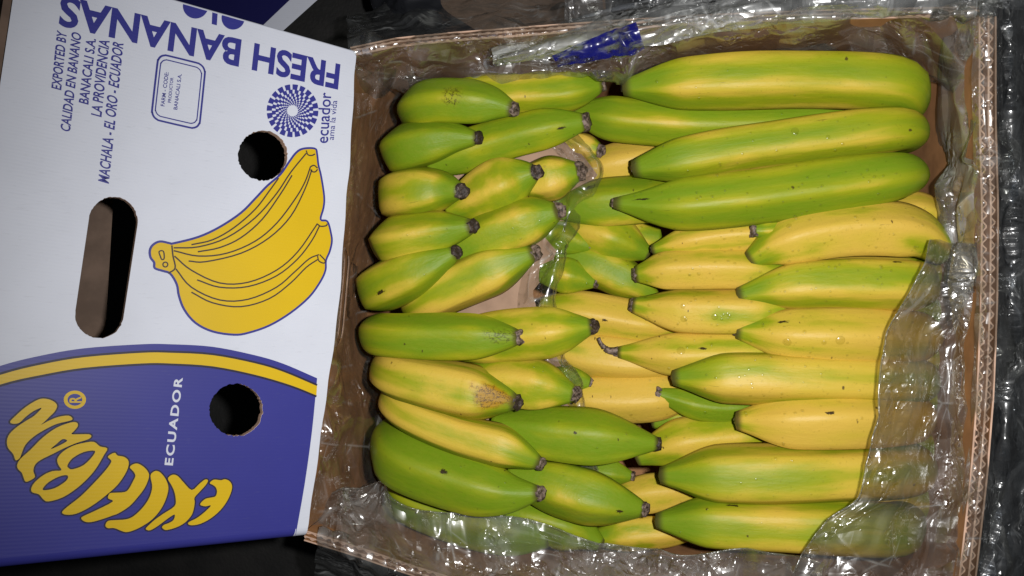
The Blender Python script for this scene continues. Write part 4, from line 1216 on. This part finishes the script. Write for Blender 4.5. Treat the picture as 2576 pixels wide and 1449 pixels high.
# lettering
def text(s, start, endp, cap, mat, name='lettering', level=E1, bold=0.012, parent=end, to2=L2, to3=L3, spacing=1.0, capchar='H'):
    def shape(st):
        cu = bpy.data.curves.new('lettering', 'FONT'); cu.body = st; cu.size = 1; cu.offset = bold; cu.space_character = spacing
        cu.resolution_u = 4
        ob = bpy.data.objects.new('lettering', cu); COL.objects.link(ob)
        dg = bpy.context.evaluated_depsgraph_get(); dg.update()
        me = bpy.data.meshes.new_from_object(ob.evaluated_get(dg))
        vs = [tuple(v.co) for v in me.vertices]; fs = [tuple(p_.vertices) for p_ in me.polygons]
        bpy.data.objects.remove(ob); bpy.data.curves.remove(cu); bpy.data.meshes.remove(me)
        return vs, fs
    vs, fs = shape(s); hv, _ = shape(capchar)
    x0, x1 = min(v[0] for v in vs), max(v[0] for v in vs); hh = max(v[1] for v in hv)
    a, b, c = (np.array(to2(*p_)) for p_ in (start, endp, cap))
    q = [a + (b - a) * ((v[0] - x0) / (x1 - x0)) + (c - a) * (v[1] / hh) for v in vs]
    o_f = []
    for f in fs:
        n_ = 0
        for i in range(len(f)):
            p_, r = q[f[i]], q[f[(i + 1) % len(f)]]; n_ += p_[0] * r[1] - r[0] * p_[1]
        o_f.append(f if n_ > 0 else tuple(reversed(f)))
    return mesh_obj(name, [to3(p_[0], p_[1], level) for p_ in q], o_f, mat, parent, None, False, [tuple(p_) for p_ in q])

for s, a, b, c, bo in [
    ('FRESH BANANAS', (2402, 462), (432, -30), (2385, 634), .030),
    ('EXPORTED BY', (430, 638), (470, 232), (362, 620), .022),
    ('CALIDAD EN BANANO', (492, 935), (573, 242), (425, 915), .022),
    ('BANACALI S.A.', (622, 740), (676, 278), (555, 722), .022),
    ('LA PROVIDENCIA', (714, 828), (772, 290), (642, 808), .022),
    ('MACHALA - EL ORO - ECUADOR', (766, 1298), (870, 308), (692, 1276), .022),
    ('FARM - CODE:', (1160, 752), (1190, 512), (1133, 748), .018),
    ('PRODUCTOR', (1206, 726), (1224, 548), (1184, 724), .018),
    ('BANACALI S.A.', (1250, 776), (1282, 524), (1224, 772), .018)]:
    A_, B_, C_ = z1(a, b, c)
    text(s, A_, B_, C_, M['blue'], bold=bo)
def ze(*pts): return [((900 + x / 5.574) * .70614, (280 + y / 5.574) * .70614) for x, y in pts]
a, b, c = ze((1490, 1285), (1560, 285), (1335, 1282)); text('ecuador', a, b, c, M['blue'], bold=.010, capchar='x')
a, b, c = ze((1608, 1222), (1678, 440), (1532, 1216)); text('ama la vida', a, b, c, M['blue'], bold=.004, capchar='x')
a, b, c = z3((1217, 668), (1287, 48), (1160, 664)); text('ECUADOR', a, b, c, M['white'], level=E2, bold=.03, spacing=1.25)
a, b, c = zA((808, 152), (800, 88), (690, 152)); text('R', a, b, c, M['yellow'], level=E3, bold=.02)

# rounded frame round the farm code
def rrect(quad, r, n=5):
    out = []
    for i in range(4):
        p, a, b = np.array(quad[i], float), np.array(quad[i - 1], float), np.array(quad[(i + 1) % 4], float)
        da = (a - p) / np.linalg.norm(a - p); db = (b - p) / np.linalg.norm(b - p)
        for k in range(n + 1):
            t = k / n
            out.append(tuple((1 - t) ** 2 * (p + da * r) + 2 * t * (1 - t) * p + t * t * (p + db * r)))
    return out
def inset(quad, k):
    c = np.mean(np.array(quad, float), axis=0)
    return [tuple(np.array(p_) + (c - np.array(p_)) * k) for p_ in quad]
q0 = z1((1116, 372), (1456, 456), (1408, 922), (1062, 842))
mb = MB(); stroke(mb, rrect(inset(q0, .02), 26), 4.6, E1, True, 2); stroke(mb, rrect(inset(q0, .15), 20), 2.8, E1, True, 2)
mb.build('printed_frame', M['blue'], end)

# round chequered emblem
mb = MB()
ecx, ecy = ze((790, 640))[0]
rads = [1.0, .80, .655, .54, .445, .37, .31, .26, .215]
NS = 20
def ept(r, a): return L2(ecx + 65 * r * math.cos(a), ecy + 66.5 * r * math.sin(a))
for k in range(len(rads) - 1):
    for s_ in range(NS):
        a0 = (s_ + 0.36 * k) / NS * 2 * math.pi; a1 = a0 + (0.70 if k == 0 else 0.66) / NS * 2 * math.pi
        n = 4
        ps = [ept(rads[k], a0 + (a1 - a0) * i / n) for i in range(n + 1)] + [ept(rads[k + 1] - .004, a1 - (a1 - a0) * i / n) for i in range(n + 1)]
        mb.add([L3(u, v, E1) for u, v in ps], [(i, i + 1, 2 * n - i, 2 * n + 1 - i) for i in range(n)], ps)
mb.build('printed_emblem', M['blue'], end)

# cut-off lettering running over the top fold
mb = MB()
vmin = outer[0][1] + 0.0004
def top_v(u): return outer[0][1] + (outer[-1][1] - outer[0][1]) * (u - outer[0][0]) / (outer[-1][0] - outer[0][0]) + .0003
for cx, cy, rr in [(1380, 42, 90), (1645, 128, 82)]:
    l = [L2(*z1((cx + rr * math.cos(a), cy + rr * math.sin(a)))[0]) for a in np.linspace(0, 2 * math.pi, 40)[:-1]]
    l = [(u, max(v, top_v(u))) for u, v in l]
    fill([l], lambda u, v: L3(u, v, E1), mb)
l = [L2(*p_) for p_ in z1((1500, 70), (1538, 80), (1530, 180), (1494, 170))]
l = [(u, max(v, top_v(u))) for u, v in l]
fill([l], lambda u, v: L3(u, v, E1), mb)
mb.build('lettering', M['blue'], end)

# ------------------------------------------------------------------ things behind: blue printed box, open brown box, black bag
bb = empty('blue_box', P(640, 20, -0.2))
tag(bb, 'dark blue printed box with a white border behind the white box end', 'box')
cs = [P(676, 110, -0.115), P(838, -36, -0.150), P(500, -200, -0.150), P(330, 10, -0.115)]
bn = (cs[1] - cs[0]).cross(cs[3] - cs[0]).normalized()
if bn.z < 0: bn.negate()
mb = MB(); mb.box8([cs[0], cs[1], cs[2], cs[3]], ((cs[0] + cs[1]) * 0.5 + Vector((-0.02, 0.01, 0)) - CAM).normalized() * 0.11); mb.build('body', M['white'], bb)
def bl(fx, fy): return cs[0].lerp(cs[1], fx).lerp(cs[3].lerp(cs[2], fx), fy)
mb = MB(); mb.add([bl(0.01, .135) + bn * .0004, bl(0.99, .135) + bn * .0004, bl(0.99, .99) + bn * .0004, bl(.01, .99) + bn * .0004], [(0, 1, 2, 3)])
M['navy'] = m_board_print('navy_ink', (0.010, 0.010, 0.075), 0.5, 0.05)
mb.build('printed_field', M['navy'], bb)
def bplane(px, py):
    r = ray(px, py); return CAM + r * ((cs[0] - CAM).dot(bn) / r.dot(bn)) 
_e1 = (cs[1] - cs[0]).normalized(); _e2 = bn.cross(_e1)
def b2(px, py):
    q = bplane(px, py) - cs[0]; return (q.dot(_e1), q.dot(_e2))
def b3(u, v, n): return cs[0] + _e1 * u + _e2 * v + bn * (n + .0005)
def zc(*pts): return [((800 + x / 3.677) * .70614, y / 3.677 * .70614) for x, y in pts]
a, b, c = zc((40, 262), (510, -62), (-14, 180)); text('ECUADOR', *zc((10, 250), (760, -250), (-48, 165)), M['white'], parent=bb, to2=b2, to3=b3, bold=.02, spacing=1.2)

ob = empty('brown_box', P(1250, -40, -0.2))
tag(ob, 'dark open brown cardboard box just beyond the top rim', 'box')
mb = MB()
q = [P(1030, 88, -.15), P(1520, 52, -.15), P(1500, -200, -.15), P(985, -200, -.15)]
mb.box8(q, Vector((0, 0, -.004))); mb.build('flap', M['inner'], ob)
mb = MB()
for i, j in ((0, 1), (1, 2), (2, 3), (3, 0)):
    mb.ribbon([q[i] + Vector((0, 0, -.006)), q[j] + Vector((0, 0, -.006))], .005, Vector((0, 0, -.14)))
mb.build('wall', M['kraft'], ob)
def sheet(name, ctrl_px, mat, nu, nv, amp, seed, label, cat):
    g_ = grid_interp([[np.array(P(*c)) for c in r] for r in ctrl_px], nu, nv)
    R_, C_ = g_.shape[:2]
    a = g_[..., 0] * 22; b = g_[..., 1] * 22
    g_[..., 2] += amp * (vnoise(a, b, seed) + 0.6 * ridged(a * 1.4, b * 1.4, 3, seed + 2) - 0.6)
    fs = [(i * C_ + j, i * C_ + j + 1, (i + 1) * C_ + j + 1, (i + 1) * C_ + j) for i in range(R_ - 1) for j in range(C_ - 1)]
    o = mesh_obj(name, g_.reshape(-1, 3), fs, mat, None, Vector(g_[R_ // 2, C_ // 2]), True, g_.reshape(-1, 3)[:, :2])
    return tag(o, label, cat)
sheet('plastic_bag', [[(905, -90, -.15), (980, -90, -.12), (1060, -90, -.10), (1130, -90, -.10)], [(930, 0, -.15), (985, 0, -.11), (1020, 0, -.09), (1110, 10, -.092)], [(960, 70, -.15), (1000, 66, -.10), (1060, 60, -.088), (1180, 66, -.09)], [(985, 135, -.16), (1020, 125, -.13), (1080, 120, -.11), (1250, 110, -.10)]],
      M['bag'], 12, 12, .006, 5, 'black plastic bag sheet in the dark gap above the box corner', 'plastic bag')
sheet('plastic_bag', [[(2490, -120, -.14), (2600, -120, -.12), (2700, -120, -.13), (2840, -120, -.15)], [(2500, 400, -.14), (2600, 400, -.12), (2700, 400, -.13), (2840, 400, -.15)], [(2490, 900, -.14), (2600, 900, -.12), (2700, 900, -.13), (2840, 900, -.15)], [(2440, 1600, -.14), (2540, 1600, -.12), (2660, 1600, -.13), (2800, 1600, -.15)]],
      M['bag'], 14, 14, .010, 8, 'black plastic sheet on the floor along the right wall of the box', 'plastic bag')
